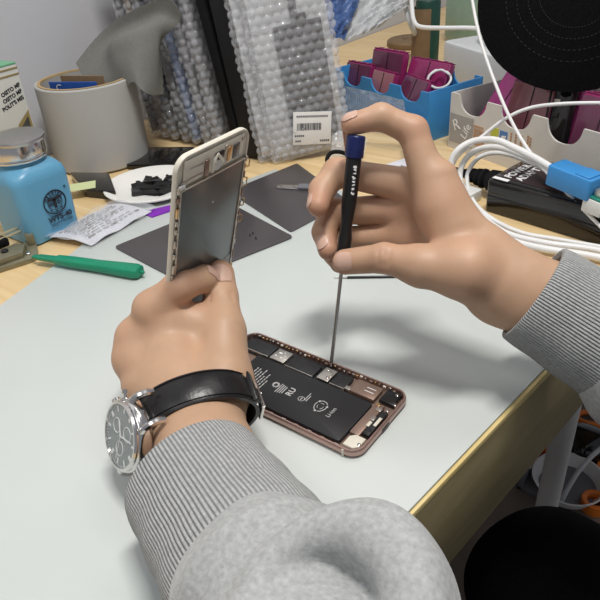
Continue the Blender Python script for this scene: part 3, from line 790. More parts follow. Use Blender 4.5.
dl_ = lathe('dial', [(.0181, .0080), (.0181, .0088), (.0001, .0089)], K['dial'], WA, 64, Mc)
bm = bmesh.new()
for i in range(12):
    a = 2*PI*i/12; a_box(bm, (.0152, 0, .0091), (.0034, .0011 if i % 3 else .0019, .0003), 0, RZ(a))
for i in range(60): a_box(bm, (.0173, 0, .0090), (.0009, .00026, .0002), 0, RZ(2*PI*i/60))
B('hour_marks', bm, K['wprint'], dl_)
for cx, cy in ((.0075, 0), (-.004, .0065), (-.004, -.0065)):
    B('subdial', (lambda b: (a_tube(b, [V((cx+.0042*math.cos(t), cy+.0042*math.sin(t), .0091)) for t in [2*PI*i/28 for i in range(29)]], .00025, 5), b)[1])(bmesh.new()), K['wprint'], dl_, True)
for a, L, w in ((.6, .0095, .0010), (2.5, .0140, .0008), (4.3, .0155, .0003)):
    bm = bmesh.new(); a_box(bm, (L/2-.001, 0, .0096), (L, w, .0003), 0, RZ(a)); B('hand', bm, K['wprint'], dl_)
lathe('crystal', [(.0182, .0092), (.0182, .0102), (.0150, .0110), (.0080, .0115), (.0001, .0116)], K['glass'], WA, 64, Mc)
lathe('crown', [(.0016, 0), (.0028, .0008), (.0028, .0040), (.0020, .0046)], K['steel'], WA, 20, Mc @ T(.0205, .0, .0042) @ RY(PI/2))
for s in (-1, 1): lathe('pusher', [(.0012, 0), (.0012, .003), (.0020, .003), (.0020, .0050)], K['steel'], WA, 16, Mc @ RZ(s*.55) @ T(.0205, 0, .0042) @ RY(PI/2))
for sx in (-1, 1):
    for sy in (-1, 1):
        pts = [V((sx*.0098, sy*.0170, .0062)), V((sx*.0098, sy*.0215, .0050)), V((sx*.0096, sy*.0255, .0008)), V((sx*.0095, sy*.0262, -.0040))]
        B('lug', (lambda b: (a_tube(b, [Mc @ p for p in catmull(pts, 5)], .0021, 8, flat=1.), b)[1])(bmesh.new()), K['steel'], WA)

# ------------------------------------------------------------------ things behind the work
K['card'] = mat('tan_cardboard', (.42, .30, .15), .7, var=.08)
K['paper'] = mat('grey_white_paper', (.46, .455, .44), .75, var=.03, vscale=25)
K['cloth'] = mat('grey_microfibre', (.19, .19, .175), .95, var=.06, vscale=300, bump=.25, bscale=900, spec=.1)
K['blue'] = mat('blue_plastic', (.05, .27, .62), .35, var=.05)
K['bottle'] = mat('sky_blue_plastic', (.13, .37, .57), .32, var=.03, vscale=15, sss=.05)
K['bluecard'] = mat('blue_card', (.02, .08, .33), .4, var=.1)
K['brown'] = mat('brown_card', (.20, .13, .07), .6, var=.1)
K['plate'] = mat('paper_plate', (.80, .79, .76), .6, var=.02, sss=.05)
K['dkplate'] = mat('dark_grey_sheet', (.105, .095, .10), .30, .35, var=.08, vscale=12)
K['green'] = mat('green_nylon', (.01, .26, .14), .35, var=.06)
K['yelgreen'] = mat('pale_green_paper', (.60, .66, .36), .7, var=.03)
K['khaki'] = mat('khaki_metal', (.27, .25, .17), .42, .5, var=.2, vscale=40)
K['brass'] = mat('pale_brass', (.62, .54, .36), .35, .6, var=.08)
K['purple'] = mat('violet_film', (.22, .02, .45), .3, var=.1)
K['label'] = mat('label_paper', (.80, .79, .77), .6, var=.02)
K['lbag'] = mat('slip_paper', (.70, .70, .76), .6, var=.04, vscale=70)
K['whitebin'] = mat('white_bin', (.66, .64, .60), .5, var=.03)
K['greyprint'] = mat('grey_panel', (.36, .35, .34), .55, var=.04)
K['pink'] = mat('pink_film', (.78, .13, .46), .22, var=.08, vscale=30, coat=.3)
K['mauve'] = mat('mauve_glass', (.33, .13, .15), .15, var=.1, vscale=25, coat=.5)
K['plum'] = mat('plum_glass', (.13, .035, .075), .13, var=.15, vscale=25, coat=.6)
K['magenta'] = mat('magenta_film', (.26, .02, .11), .2, var=.15, vscale=30, coat=.3)
K['greyside'] = mat('grey_side', (.17, .17, .19), .4, var=.05)
K['charcoal'] = mat('charcoal_box', (.012, .012, .014), .6, var=.1, spec=.3)
K['gloss'] = mat('glossy_black', (.010, .009, .009), .12, var=.2, coat=.4)
K['toplabel'] = mat('dark_brown_label', (.030, .016, .018), .35, var=.1)
K['boxgreen'] = mat('box_green', (.16, .40, .24), .5, var=.08)
K['boxwhite'] = mat('box_white', (.62, .62, .58), .5, var=.03)
K['goldink'] = mat('gold_ink', (.36, .28, .12), .4, .3, var=.06)
K['photo'] = mat('dark_picture', (.09, .09, .08), .5, var=.6, vscale=60)
K['appl'] = mat('pale_grey_housing', (.60, .62, .63), .45, var=.02)
K['dgreen'] = mat('dark_green_plastic', (.015, .06, .045), .35, var=.1)
K['orange'] = mat('orange_plastic', (.75, .19, .02), .4, var=.08)
K['pcbgreen'] = mat('green_board', (.02, .24, .18), .4, var=.15, vscale=300)
K['yellow'] = mat('lime_print', (.50, .53, .06), .6, var=.04)
K['bprint2'] = mat('blue_print', (.09, .22, .48), .6, var=.04)
K['tan'] = mat('tan_print', (.48, .28, .16), .6, var=.04)
K['darkblue'] = mat('blue_panel', (.015, .11, .34), .35, var=.3, vscale=40)
K['darkpad'] = mat('dark_panel', (.025, .025, .035), .4, var=.3, vscale=60)
K['foam'] = mat('pale_foam', (.50, .51, .53), .6, var=.06, vscale=50)
def film(name, col, alpha, rough=.12):
    m = mat(name, col, rough, var=.05, alpha=alpha, spec=.8, bump=.2, bscale=60, bdist=.002); return m
K['wrap'] = film('bubble_film', (.82, .83, .86), .30, .06)
K['clear'] = film('clear_film', (.80, .82, .86), .20, .1)
K['bluefilm'] = film('blue_film', (.06, .13, .34), .82, .2)
K['whitefilm'] = film('white_film', (.66, .68, .70), .72, .3)
K['greenfilm'] = film('green_film', (.30, .46, .36), .8, .25)

ZW = ztop + .0001
# tape roll with a few things standing in it
tc = V((-.513, .243, 0))
TR = thing('paper_roll', 'large grey white paper tape roll on its end by wall', 'tape roll', tc)
lathe('paper_wind', [(.0555, 0), (.061, 0), (.0622, .0015), (.0622, .104), (.0612, .1052), (.0580, .1052)], K['paper'], TR, 80, cap=False)
lathe('cardboard_core', [(.0580, .1050), (.0585, .1062), (.0545, .1062), (.0540, .1040), (.0580, .1040)], K['card'], TR, 80, cap=False)
lathe('inner_lining', [(.0541, .1040), (.0541, .002), (.0572, .002), (.0572, .1040)], K['paper'], TR, 80, cap=False)
def card(name, p, w, h, m, label, cat, lean, yaw):
    o = box(name, (0, 0, h/2), (w, .0022, h), m, None, .0008, None); o.matrix_world = T(*p) @ RZ(yaw) @ RX(lean); return tag(o, label, cat)
bc = card('blue_card', (-.503, .224, .009), .066, .1005, K['bluecard'], 'blue card standing inside the paper tape roll', 'card', .10, .40)
text('lettering', 'C', .012, K['wprint'], bc, T(-.020, -.0013, .0930) @ RX(PI/2), .0001)
card('brown_card', (-.508, .240, .009), .062, .1025, K['brown'], 'brown card standing behind the blue card in the tape roll', 'card', .06, .36)

# grey cloth
rows = [[V((-0.5439, 0.2570, 0.1184)), V((-0.5232, 0.2812, 0.1458)), V((-0.4918, 0.2990, 0.1681)), V((-0.4483, 0.3128, 0.1847)), V((-0.4213, 0.3208, 0.1921)), V((-0.4098, 0.3283, 0.1713))],
        [V((-0.5341, 0.2534, 0.1100)), V((-0.5147, 0.2770, 0.1325)), V((-0.4934, 0.2956, 0.1508)), V((-0.4594, 0.3089, 0.1632)), V((-0.4323, 0.3196, 0.1718)), V((-0.4154, 0.3282, 0.1620))],
        [V((-0.5238, 0.2498, 0.1029)), V((-0.5002, 0.2683, 0.1207)), V((-0.4824, 0.2750, 0.1447)), V((-0.4512, 0.2853, 0.1562)), V((-0.4308, 0.3055, 0.1606)), V((-0.4252, 0.3201, 0.1525))],
        [V((-0.5119, 0.2483, 0.0969)), V((-0.4839, 0.2607, 0.1066)), V((-0.4683, 0.2668, 0.1284)), V((-0.4424, 0.2753, 0.1356)), V((-0.4292, 0.2988, 0.1399)), V((-0.4363, 0.3102, 0.1384))],
        [V((-0.5007, 0.2494, 0.0928)), V((-0.4732, 0.2592, 0.0981)), V((-0.4528, 0.2631, 0.1161)), V((-0.4336, 0.2663, 0.1124)), V((-0.4289, 0.2894, 0.1099)), V((-0.4357, 0.3055, 0.1081))],
        [V((-0.4908, 0.2503, 0.0898)), V((-0.4634, 0.2589, 0.0918)), V((-0.4401, 0.2600, 0.1036)), V((-0.4255, 0.2608, 0.0941)), V((-0.4265, 0.2744, 0.0856)), V((-0.4316, 0.2967, 0.0806))]]
n = 7
fine = [catmull(r, n) for r in rows]
grid = list(map(list, zip(*[catmull([r[j] for r in fine], n) for j in range(len(fine[0]))])))
for i, row in enumerate(grid):            # pinked edge
    d = row[-1]-row[-2]; row[-1] = row[-1] + d*(.9 if i % 2 else -.3)
tag(sheet('cleaning_cloth', grid, K['cloth'], None, .0009), 'grey microfibre cloth with pinked edge spilling out of the paper roll', 'cloth')

# little box by the wall
MB_ = T(-.540, .131, ZW) @ RZ(.06) @ Matrix.Scale(1.13, 4)
bx = thing('carton', 'small white carton with green top beside the paper tape roll', 'box', MB_)
box('carton_body', (0, 0, .063), (.036, .052, .126), K['boxwhite'], bx, .0006)
box('green_top', (0, 0, .1268), (.0362, .0522, .0022), K['boxgreen'], bx, .0004)
for z in (.1225, .1165): box('gold_line', (.0003, 0, z), (.0362, .0524, .0016), K['goldink'], bx)
for i, s in enumerate(('OSITO MF', 'OSITO MF', "POLIT'S MIS")):
    text('lettering', s, .0056, K['bprint'], bx, T(.0182, .0235, .1060 - i*.0066) @ RZ(PI/2) @ RX(PI/2) @ RZ(.25), .0001, 'RIGHT', .0002)
pic = prism('picture', [(-.028, -.02), (.022, -.02), (.022, .028), (.010, .018), (-.028, -.002)], 0, .0003, K['photo'], bx, 0, T(.0183, 0, .045) @ RZ(PI/2) @ RX(PI/2))
prism('picture_border', [(.022, -.02), (.0245, -.02), (.0245, .034), (.008, .022), (.008, .0165), (.022, .028)], 0, .0004, K['goldink'], bx, 0, T(.0183, 0, .045) @ RZ(PI/2) @ RX(PI/2))

# blue dispensing bottle
BT = thing('pump_bottle', 'sky blue square pump bottle with a polished steel cap', 'bottle', V((-.3945, .0640, ZW)))
BT.scale = (1.10, 1.10, 1.06)
rings = []
for z, s, r in ((0, .050, .008), (.002, .055, .009), (.060, .0580, .010), (.066, .0570, .012), (.0715, .051, .016), (.0745, .044, .0215), (.0765, .042, .0205), (.0790, .0415, .0205)):
    rings.append([V((x, y, z)) for x, y in rrect(s, s, r, 8)])
loft('bottle_body', rings, K['bottle'], BT)
capn = lathe('collar', [(.0225, .0770), (.0245, .0785), (.0250, .0800), (.0245, .0815), (.0240, .0820)], K['steel'], BT, 48)
lathe('pump_cap', [(.0250, .0820), (.0258, .0830), (.0258, .0945), (.0250, .0965), (.0236, .0972)], K['steel'], BT, 56)
lathe('lid', [(.0215, .0955), (.0238, .0965), (.0242, .0985), (.0234, .1000), (.0200, .1008), (.0100, .1016), (.0001, .1018)], K['dsteel'], BT, 56, T(.0015, .001, 0) @ RY(.04))
box('hinge', (-.0235, -.008, .0965), (.006, .010, .006), K['steel'], BT, .001)
MF = T(.0291, .0050, .0360) @ RZ(PI/2) @ RX(PI/2)
bm = bmesh.new()
for R_, r_ in ((.0118, .00045), (.0112, .0002), (.0076, .00035)):
    a_tube(bm, [MF @ V((R_*math.cos(t), R_*math.sin(t), 0)) for t in [2*PI*i/48 for i in range(49)]], r_, 5)
a_box(bm, (0, .0036, 0), (.0135, .0030, .0004), 0, MF); a_box(bm, (0, -.0012, 0), (.0030, .0090, .0004), 0, MF)
B('emblem', bm, K['bprint'], BT)
text('lettering', 'W', .0048, K['bprint'], BT, MF @ T(-.0040, -.0014, 0), .0001, bold=.0002)
text('lettering', 'D', .0048, K['bprint'], BT, MF @ T(.0042, -.0014, 0), .0001, bold=.0002)
for i, ch in enumerate('WETOTDR'):
    a = math.radians(150 - i*20); text('lettering', ch, .0030, K['bprint'], BT, MF @ T(.0094*math.cos(a), .0094*math.sin(a), 0) @ RZ(a-PI/2), .0001, bold=.0001)
for i in range(3):
    a = math.radians(232 + i*38); text('lettering', '•', .0060, K['bprint'], BT, MF @ T(.0094*math.cos(a), .0094*math.sin(a), 0) @ RZ(a+PI/2), .0001)
text('lettering', '®', .0036, K['bprint'], BT, MF @ T(.0140, .0110, 0), .0001)
text('lettering', 'WTS-40', .0074, K['bprint'], BT, MF @ T(.0015, -.0160, 0), .0001, bold=.0002)
text('lettering', 'SAFETY WORK', .0036, K['bprint'], BT, MF @ T(.0020, -.0220, 0), .0001)

# things lying on the left of the desk
def rounded(poly, r, n=5):
    out = []; m = len(poly)
    for i in range(m):
        p0, p1, p2 = V(poly[i-1]), V(poly[i]), V(poly[(i+1) % m]); a = p1+(p0-p1).normalized()*r; b = p1+(p2-p1).normalized()*r
        for k in range(n+1):
            t = k/n; out.append(tuple(a*(1-t)**2 + p1*2*t*(1-t) + b*t*t))
    return out
def lying(name, poly, z0, z1, m, label, cat, bev=.0008, group=None):
    c = V((sum(p[0] for p in poly)/len(poly), sum(p[1] for p in poly)/len(poly), 0))
    o = prism(name, [(p[0]-c.x, p[1]-c.y) for p in poly], z0, z1, m, None, min(bev, (z1-z0)/2.5)); o.location = c
    return tag(o, label, cat, group)
def rotrect(c, w, h, r, a):
    ca_, sa_ = math.cos(a), math.sin(a); return [(c[0]+x*ca_-y*sa_, c[1]+x*sa_+y*ca_) for x, y in rrect(w, h, r, 5)]

slab = lying('black_slab', rounded([(-.489, .172), (-.4250, .146), (-.3830, .1590), (-.4400, .1950)], .006), ZW, .009, K['gloss'], 'black phone like slab lying in front of the paper tape roll', 'phone')
lying('black_tray', rotrect((-.434, .277), .075, .065, .004, .5), ZW, .005, K['gloss'], 'black glossy pad lying behind the paper plate', 'pad')
lying('note_paper', rotrect((-.4330, .150), .030, .024, .0005, .9), .0091, .0095, K['yelgreen'], 'pale green paper slip beside the blue bottle', 'paper', 0)
# white paper plate with scraps
PL = thing('paper_plate', 'white paper plate holding black plastic scraps', 'plate', V((-.368, .201, ZW)))
lathe('plate_dish', [(.0001, .0030), (.038, .0030), (.044, .0062), (.0540, .0098), (.0570, .0096), (.0572, .0086), (.054, .0066), (.046, .0030), (.040, .0004), (.0001, .0004)], K['plate'], PL, 72, cap=False)
rr = random.Random(21)
for i, (x, y, s, a) in enumerate(((.012, -.012, .024, .3), (-.004, .002, .022, 1.2), (.017, .006, .026, .7), (.008, .018, .018, 2.0), (-.010, -.010, .016, .1), (.026, -.004, .017, 1.5), (.002, -.022, .015, .8), (.022, .019, .014, 2.6), (-.014, .008, .010, .4))):
    bm = bmesh.new(); a_box(bm, (0, 0, .0045), (s, s*.5, .007), .0012, None, 1)
    for v in bm.verts: v.co += V((rr.uniform(-.2, .2)*s, rr.uniform(-.12, .12)*s, rr.uniform(-.0012, .003)*(v.co.z > .004)))
    zz = min(v.co.z for v in bm.verts)
    for v in bm.verts: v.co.z -= zz
    o = B('plastic_scrap', bm, K['black'], None, False); o.matrix_world = T(-.368+x, .201+y, ZW+.0031) @ RZ(a)
    tag(o, 'small black plastic scrap lying in the paper plate', 'scrap', 'black scraps on the paper plate')
# printed slip in a clear sleeve
SLV = thing('printed_slip', 'white printed slip in clear sleeve lying beside the blue bottle', 'paper', V((-.338, .101, 0)))
q = [V((-0.3627, 0.0519, 0.0000)), V((-0.3095, 0.0646, 0.0000)), V((-0.3159, 0.1519, 0.0000)), V((-0.3744, 0.1379, 0.0000))]; oo = V((-.338, .101, 0))
gx = lambda u, v: (q[0]*(1-u)+q[1]*u)*(1-v) + (q[3]*(1-u)+q[2]*u)*v - oo
g = [[gx(i/10, j/14) + V((0, 0, .0025 + .0030*math.sin(PI*i/10) + .0010*math.sin(j*.9+i*.5))) for j in range(15)] for i in range(11)]
sl = sheet('slip', g, K['lbag'], SLV, .0006)
bm = bmesh.new(); rr = random.Random(4)
for k in range(9):
    u = .12 + .085*k; v = .08 + .05*rr.random()
    while v < (.86 if k % 3 else .6):
        w = rr.uniform(.04, .13); a, b = gx(u, v), gx(u, min(v+w, .93)); z = .0033 + .0030*math.sin(PI*u)
        fr_ = frame((a+b)/2 + V((0, 0, z+.0008)), b-a, z=(0, 0, 1)); a_box(bm, (0, 0, 0), ((b-a).length, .0016 if k % 4 else .0028, .0002), 0, fr_); v += w + .03
B('fine_print', bm, K['greyprint'], sl)
g2 = [[gx(-.06 + 1.12*i/10, -.05 + 1.12*j/14) + V((0, 0, .0045 + .0034*math.sin(PI*i/10) + .0016*math.sin(j*1.3+i))) for j in range(15)] for i in range(11)]
sheet('clear_sleeve', g2, K['clear'], SLV, .0003)
lying('violet_strip', [tuple(V((-0.3282, 0.1452, 0.0000)).xy), tuple(V((-0.3061, 0.1430, 0.0000)).xy), tuple(V((-0.2975, 0.1708, 0.0000)).xy), tuple(V((-0.3116, 0.1751, 0.0000)).xy)], .0002, .0012, K['purple'], 'violet film strip poking out between the plate and the slip', 'strip', 0)
# two dark sheets on the mat
pA = [tuple(p.xy) for p in (V((-0.2875, 0.0748, 0.0000)), V((-0.1781, 0.0613, 0.0000)), V((-0.1415, 0.1822, 0.0000)), V((-0.2618, 0.2143, 0.0000)))]
lying('dark_sheet', rounded(pA, .006), .0004, .0018, K['dkplate'], 'dark grey sheet behind the held display, nearest to the green pry tool', 'sheet', .0003, 'dark sheets')
pB = [tuple(p.xy) for p in (V((-0.2789, 0.2366, 0.0000)), V((-0.1508, 0.1894, 0.0000)), V((-0.1401, 0.2802, 0.0000)), V((-0.2598, 0.3453, 0.0000)))]
lying('dark_sheet', rounded(pB, .004), .0002, .0012, K['dkplate'], 'dark grey sheet under the steel blade, in front of the bubble wrapped pouch', 'sheet', .0003, 'dark sheets')
# steel blade with dark handle on the far sheet
a, b = V((-0.2350, 0.2731, 0.0000)), V((-0.1810, 0.2953, 0.0000)); Mb = frame(a + V((0, 0, .0022)), b-a, z=(0, 0, 1)); bl = (b-a).length
BL = thing('pry_spatula', 'rounded steel pry blade with dark handle lying on the far dark sheet', 'tool', Mb)
prism('blade', rounded([(0, -.0055), (.030, -.0065), (.030, .0065), (0, .0055)], .0054), -.0005, .0004, K['steel'], BL, .0002)
prism('handle', rrect(bl-.025, .0125, .004, 5, ((bl+.025)/2, 0)), -.0008, .0024, K['greyside'], BL, .0008)
for p in (V((-0.1807, 0.1610, 0.0018)), V((-0.1712, 0.1590, 0.0018)), V((-0.1809, 0.1659, 0.0018))):
    o = lathe('tiny_screw', [(.0009, 0), (.0009, .0008), (.0005, .0012), (.0005, .0026)], K['black'], None, 12); o.location = p; tag(o, 'tiny dark screw on the near dark sheet', 'screw', 'screws on the near dark sheet')
# green pry tool
a, b = V((-0.3295, 0.0168, 0.0060)), V((-0.2167, 0.0495, 0.0060)); Mg = frame(a, b-a, z=(0, 0, 1)); gl = (b-a).length
GT = thing('pry_tool', 'green nylon pry tool lying across the mat corner', 'tool', Mg)
rings = []
for t, w, h in ((0, .0030, .0016), (.01, .0040, .0022), (.18, .0042, .0030), (.20, .0056, .0040), (.35, .0062, .0046), (.6, .0064, .0048), (.85, .0076, .0056), (.95, .0080, .0058), (.99, .0066, .0050), (1.0, .0030, .0030)):
    rings.append([V((t*gl, w*math.copysign(abs(math.cos(x))**.7, math.cos(x)), h*math.copysign(abs(math.sin(x))**.7, math.sin(x)))) for x in [2*PI*i/24 for i in range(24)]])
loft('grip', rings, K['green'], GT)
prism('flat_tip', [(-.006, -.0022), (.010, -.0030), (.010, .0030), (-.006, .0022)], -.0010, .0010, K['green'], GT, .0003)
lathe('end_pin', [(.0016, 0), (.0016, .003), (.0010, .0036)], K['green'], GT, 14, T(gl, 0, 0) @ RY(PI/2))
# khaki clamp with two brass arms
c = V((-0.3614, 0.0132, 0.0000)); Mk = frame(c + V((0, 0, ZW)), V((-0.3605, 0.0430, 0.0000))-V((-0.3646, -0.0027, 0.0000)), z=(0, 0, 1))
KC = thing('board_clamp', 'khaki metal clamp jig lying in front of the blue bottle', 'clamp', Mk)
def kp(poly, z0, z1, n='clamp_plate', m='khaki'): return prism(n, poly, z0, z1, K[m], KC, .0006)
kp([(-.028, -.014), (.004, -.022), (.012, -.020), (.026, .010), (.030, .020), (.022, .022), (.010, .012), (-.010, .014), (-.026, .018)], .0, .005)
kp([(-.024, -.010), (.000, -.014), (.012, .002), (.004, .010), (-.018, .012)], .005, .011, 'clamp_body')
kp([(.016, .004), (.022, .002), (.030, .018), (.027, .026), (.021, .024)], .005, .016, 'jaw')
kp([(-.030, .006), (-.018, .010), (-.014, .020), (-.028, .020)], .005, .014, 'jaw')
lathe('pivot_screw', [(.0036, .011), (.0036, .0125), (.0026, .0132)], K['black'], KC, 20, T(-.010, .002, 0))
lathe('pivot_screw', [(.0026, .005), (.0026, .0068), (.0020, .0074)], K['steel'], KC, 20, T(.006, -.012, 0))
for y, z in ((.020, .016), (.0245, .0185)):
    bm = bmesh.new(); a_tube(bm, [V((-.034, y-.006, z)), V((-.010, y-.001, z+.001)), V((.022, y+.002, z))], .0018, 8, flat=.7); B('brass_arm', bm, K['brass'], KC)
bm = bmesh.new(); a_box(bm, (-.004, .0215, .0125), (.014, .012, .010), .003); B('rubber_grip', bm, K['matt'], KC)

# ------------------------------------------------------------------ bubble wrapped panels leaning in a row
def bubble_mesh(sx, sy, sz, pitch=.0115, amp=.0024, step=.00155):
    """closed pillow with raised bubbles; x across, y deep, z up"""
    per = rrect(sx, sy, min(sx, sy)*.42, 6); L = [0]
    P = [V(p) for p in per] + [V(per[0])]
    for i in range(len(P)-1): L.append(L[-1] + (P[i+1]-P[i]).length)
    n = int(L[-1]/step); rows = int(sz/step); vs = []; fs = []
    def at_(s):
        for i in range(len(L)-1):
            if s <= L[i+1] or i == len(L)-2:
                d = L[i+1]-L[i]; t = (s-L[i])/d if d > 1e-9 else 0; e = P[i+1]-P[i]
                return P[i].lerp(P[i+1], t), (V((e.y, -e.x)).normalized() if e.length > 1e-9 else V((1, 0)))
    for r in range(rows+1):
        z = sz*r/rows; pinch = min(1., (r+.6)/5, (rows-r+.6)/5)**.5
        for k in range(n):
            s = L[-1]*k/n; p, nr = at_(s)
            row = math.floor(z/(pitch*.87)); u = s/pitch + (.5 if row % 2 else 0); du = (u-math.floor(u)-.5)*pitch; dv = z-(row+.5)*pitch*.87
            h = amp*max(0, 1-((du*du+dv*dv)/(pitch*.43)**2)**1.6)*(.75+.5*(math.sin(row*12.9+math.floor(u)*78.2)*43758.5 % 1)) + .0010*math.sin(z*70+s*40) + .0007*math.sin(z*170-s*110)
            q = V((p.x*(.35+.65*pinch) if sx < sy else p.x, p.y if sx < sy else p.y*(.35+.65*pinch), 0)) + V((nr.x, nr.y, 0))*h; vs.append((q.x, q.y, z))
    for r in range(rows):
        for k in range(n): fs.append((r*n+k, r*n+(k+1) % n, (r+1)*n+(k+1) % n, (r+1)*n+k))
    fs.append(tuple(range(n))[::-1]); fs.append(tuple(rows*n+k for k in range(n)))
    return vs, fs
bv, bf = bubble_mesh(.0155, .100, .255)
LEAN = -.150
first = None
ROW = [(-.533, 'darkpad', 'furthest left, half hidden by the paper roll'), (-.5125, 'brown', 'second from the left, under the grey cloth'), (-.492, 'darkpad', 'third from the left, below the hanging cloth'), (-.4705, 'darkpad', 'just left of the blue one'),
       (-.4495, 'darkblue', None), (-.428, 'greyside', 'just right of the blue one'), (-.4065, 'greyside', 'right end of row, touching the black boxes')]
for i, (x, k, where) in enumerate(ROW):
    Mx = T(x + .021, .385, .0018) @ RY(LEAN - .012 - .008*(i % 3)) @ RZ(.04*(i % 2))
    lab = 'bubble wrapped panel, ' + where if where else 'dark blue panel in bubble wrap, in the row of leaning panels'
    if first is None:
        first = thing('bubble_wrap_bag', lab, 'wrapped panel', Mx, 'bubble wrapped panels leaning in a row')
        wr = mesh('bubble_wrap', bv, bf, K['wrap'], first); pn = box('panel', (0, 0, .124), (.0085, .096, .235), K[k], first, .002); panel_me = pn.data
    else:
        t = first.copy(); COL.objects.link(t); t.matrix_world = Mx; t['label'] = lab
        c1 = wr.copy(); COL.objects.link(c1); c1.parent = t
        c2 = pn.copy(); c2.data = panel_me.copy(); c2.data.materials[0] = K[k]; COL.objects.link(c2); c2.parent = t
# black boxes standing at the end of the row
def upright(name, x0, x1, h, m, label, lean):
    o = box(name, (0, 0, h/2), (x1-x0, .100, h), m, None, .0012); o.matrix_world = T((x0+x1)/2, .385, .0022) @ RY(lean); return tag(o, label, 'box')
upright('black_box', -.3530, -.3395, .262, K['matt'], 'narrow matt black box leaning beside the bubble wrapped panels', -.195)
cb = upright('charcoal_box', -.3375, -.3040, .262, K['charcoal'], 'wide charcoal box leaning beside the bubble wrapped pouch', -.158)
bm = bmesh.new(); rr = random.Random(8)
for i in range(9): a_box(bm, (rr.uniform(-.008, .012), -.0502, .222 + rr.uniform(0, .012)), (.0022, .0003, .0018), 0)
B('coloured_print', bm, K['purple'], cb)
# pouches: one seen on edge, one face on with a barcode label
ux = V((-.0293, 0, .1926)).normalized(); exx = V((.577, .817, 0)); exx = (exx - ux*exx.dot(ux)).normalized(); eyy = ux.cross(exx)
def pouch_matrix(p): 
    Mp = Matrix.Identity(4)
    for i in range(3): Mp[i][0] = exx[i]; Mp[i][1] = eyy[i]; Mp[i][2] = ux[i]; Mp[i][3] = p[i]
    return Mp
pv, pf = bubble_mesh(.106, .013, .262)
for p, lab, front in ((V((-.2585, .378, .004)), 'bubble wrap pouch with a white barcode label, leaning face on', True), (V((-.2760, .372, .004)), 'bubble wrap pouch behind the barcode pouch, only its edge showing', False)):
    t = thing('bubble_pouch', lab, 'pouch', pouch_matrix(p))
    mesh('bubble_wrap', pv, pf, K['wrap'], t)
    box('panel', (.008, -.0028, .086), (.060, .004, .140), K['darkpad'], t, .0015); box('foam_liner', (0, .0022, .128), (.096, .003, .245), K['foam'], t, .001)
    if front:
        bm = bmesh.new(); a_box(bm, (.006, -.0028, .168), (.009, .003, .030), .001); a_box(bm, (.014, -.0028, .160), (.012, .003, .010), .001); B('flex_tail', bm, K['darkpad'], t)
        lb = box('barcode_label', (.018, -.0098, .0420), (.0500, .0006, .0400), K['label'], t, .0002)
        bm = bmesh.new(); rr = random.Random(2); x = -.016
        while x < .016: 
            w = rr.choice((.0005, .0009, .0013)); a_box(bm, (.018 + x + w/2 - .004, -.0102, .0440), (w, .0003, .0085)); x += w + rr.choice((.0005, .0008))
        for z, w, x in ((.0565, .0400, .018), (.0330, .0120, .002), (.0265, .0060, .0), (.0265, .0110, .035)):
            xx = x - w/2
            while xx < x + w/2: a_box(bm, (xx, -.0102, z), (.0016, .0003, .0024)); xx += .0026
        B('barcode', bm, K['bprint'], lb); lb.matrix_local = T(.0020, 0, .0330) @ RY(math.radians(12)) @ T(-.018, 0, -.0420)
# crumpled clear film at the foot of the blue bin
def crumple(name, c4, m, nu=26, nv=20, amp=.006, seed=1, parent=None, th=.0004):
    rr = random.Random(seed); ph = [(rr.uniform(-9, 9), rr.uniform(-9, 9), rr.uniform(0, 6)) for _ in range(9)]
    a, b, c, d = c4; nr = (b-a).cross(d-a).normalized()
    g = []
    for i in range(nu):
        row = []
        for j in range(nv):
            u, v = i/(nu-1), j/(nv-1); p = (a*(1-u)+b*u)*(1-v) + (d*(1-u)+c*u)*v
            h = sum(abs(math.sin(x*u*2+y*v*2+z)) for x, y, z in ph)/len(ph)-.6
            row.append(p + nr*(h*amp*3))
        g.append(row)
    return sheet(name, g, m, parent, th)

# ------------------------------------------------------------------ bins with scalloped fronts
def scallop(w, h, centres, r, depth):
    """top profile of a panel: (x, height) with round notches"""
    n = 160; out = []
    for i in range(n+1):
        x = w*i/n; y = h
        for c in centres:
            d = abs(x-c)/r
            if d < 1: y = h - depth*min(1, (1-d**2.4)**.5)
        out.append((x, y))
    return out
def a_panel(bm, prof, t, M):
    """upright panel under that profile, t thick"""
    a_loft(bm, [[M @ V((x, 0, 0)), M @ V((x, t, 0)), M @ V((x, t, y)), M @ V((x, 0, y))] for x, y in prof])
def bin_(name, label, o, xdir, L, D, Hh, cen, r, dep, m, t=.0024):
    xdir = V(xdir).normalized(); ydir = V((-xdir.y, xdir.x, 0)); Mx = frame(o, xdir, z=(0, 0, 1)); root = thing(name, label, 'bin', Mx)
    for y, n in ((0, 'front_panel'), (D-t, 'back_panel')):
        bm = bmesh.new(); a_panel(bm, scallop(L, Hh, cen, r, dep), t, T(0, y, 0)); B(n, bm, m, root, False)
    for x in (0, L-t): box('side_panel', (x+t/2, D/2, Hh/2), (t, D-2*t, Hh), m, root, .0004)
    box('base', (L/2, D/2, t/2), (L-2*t, D-2*t, t), m, root)
    return root, Mx
ob = V((-.343, .546, ZW)); BB, MBB = bin_('storage_bin', 'bright blue plastic bin with scalloped front holding plum wrapped screens', ob, V((-.1514, .4875, 0))-V((-.34, .5458, 0)), .1975, .104, .0655, (.050, .108, .166), .0190, .0165, K['blue'])
bm = bmesh.new()
for i in range(40): a_box(bm, (.004 + .0049*i, -.0004, .021), (.0016, .0010, .040), 0)
B('ribs', bm, K['blue'], BB)
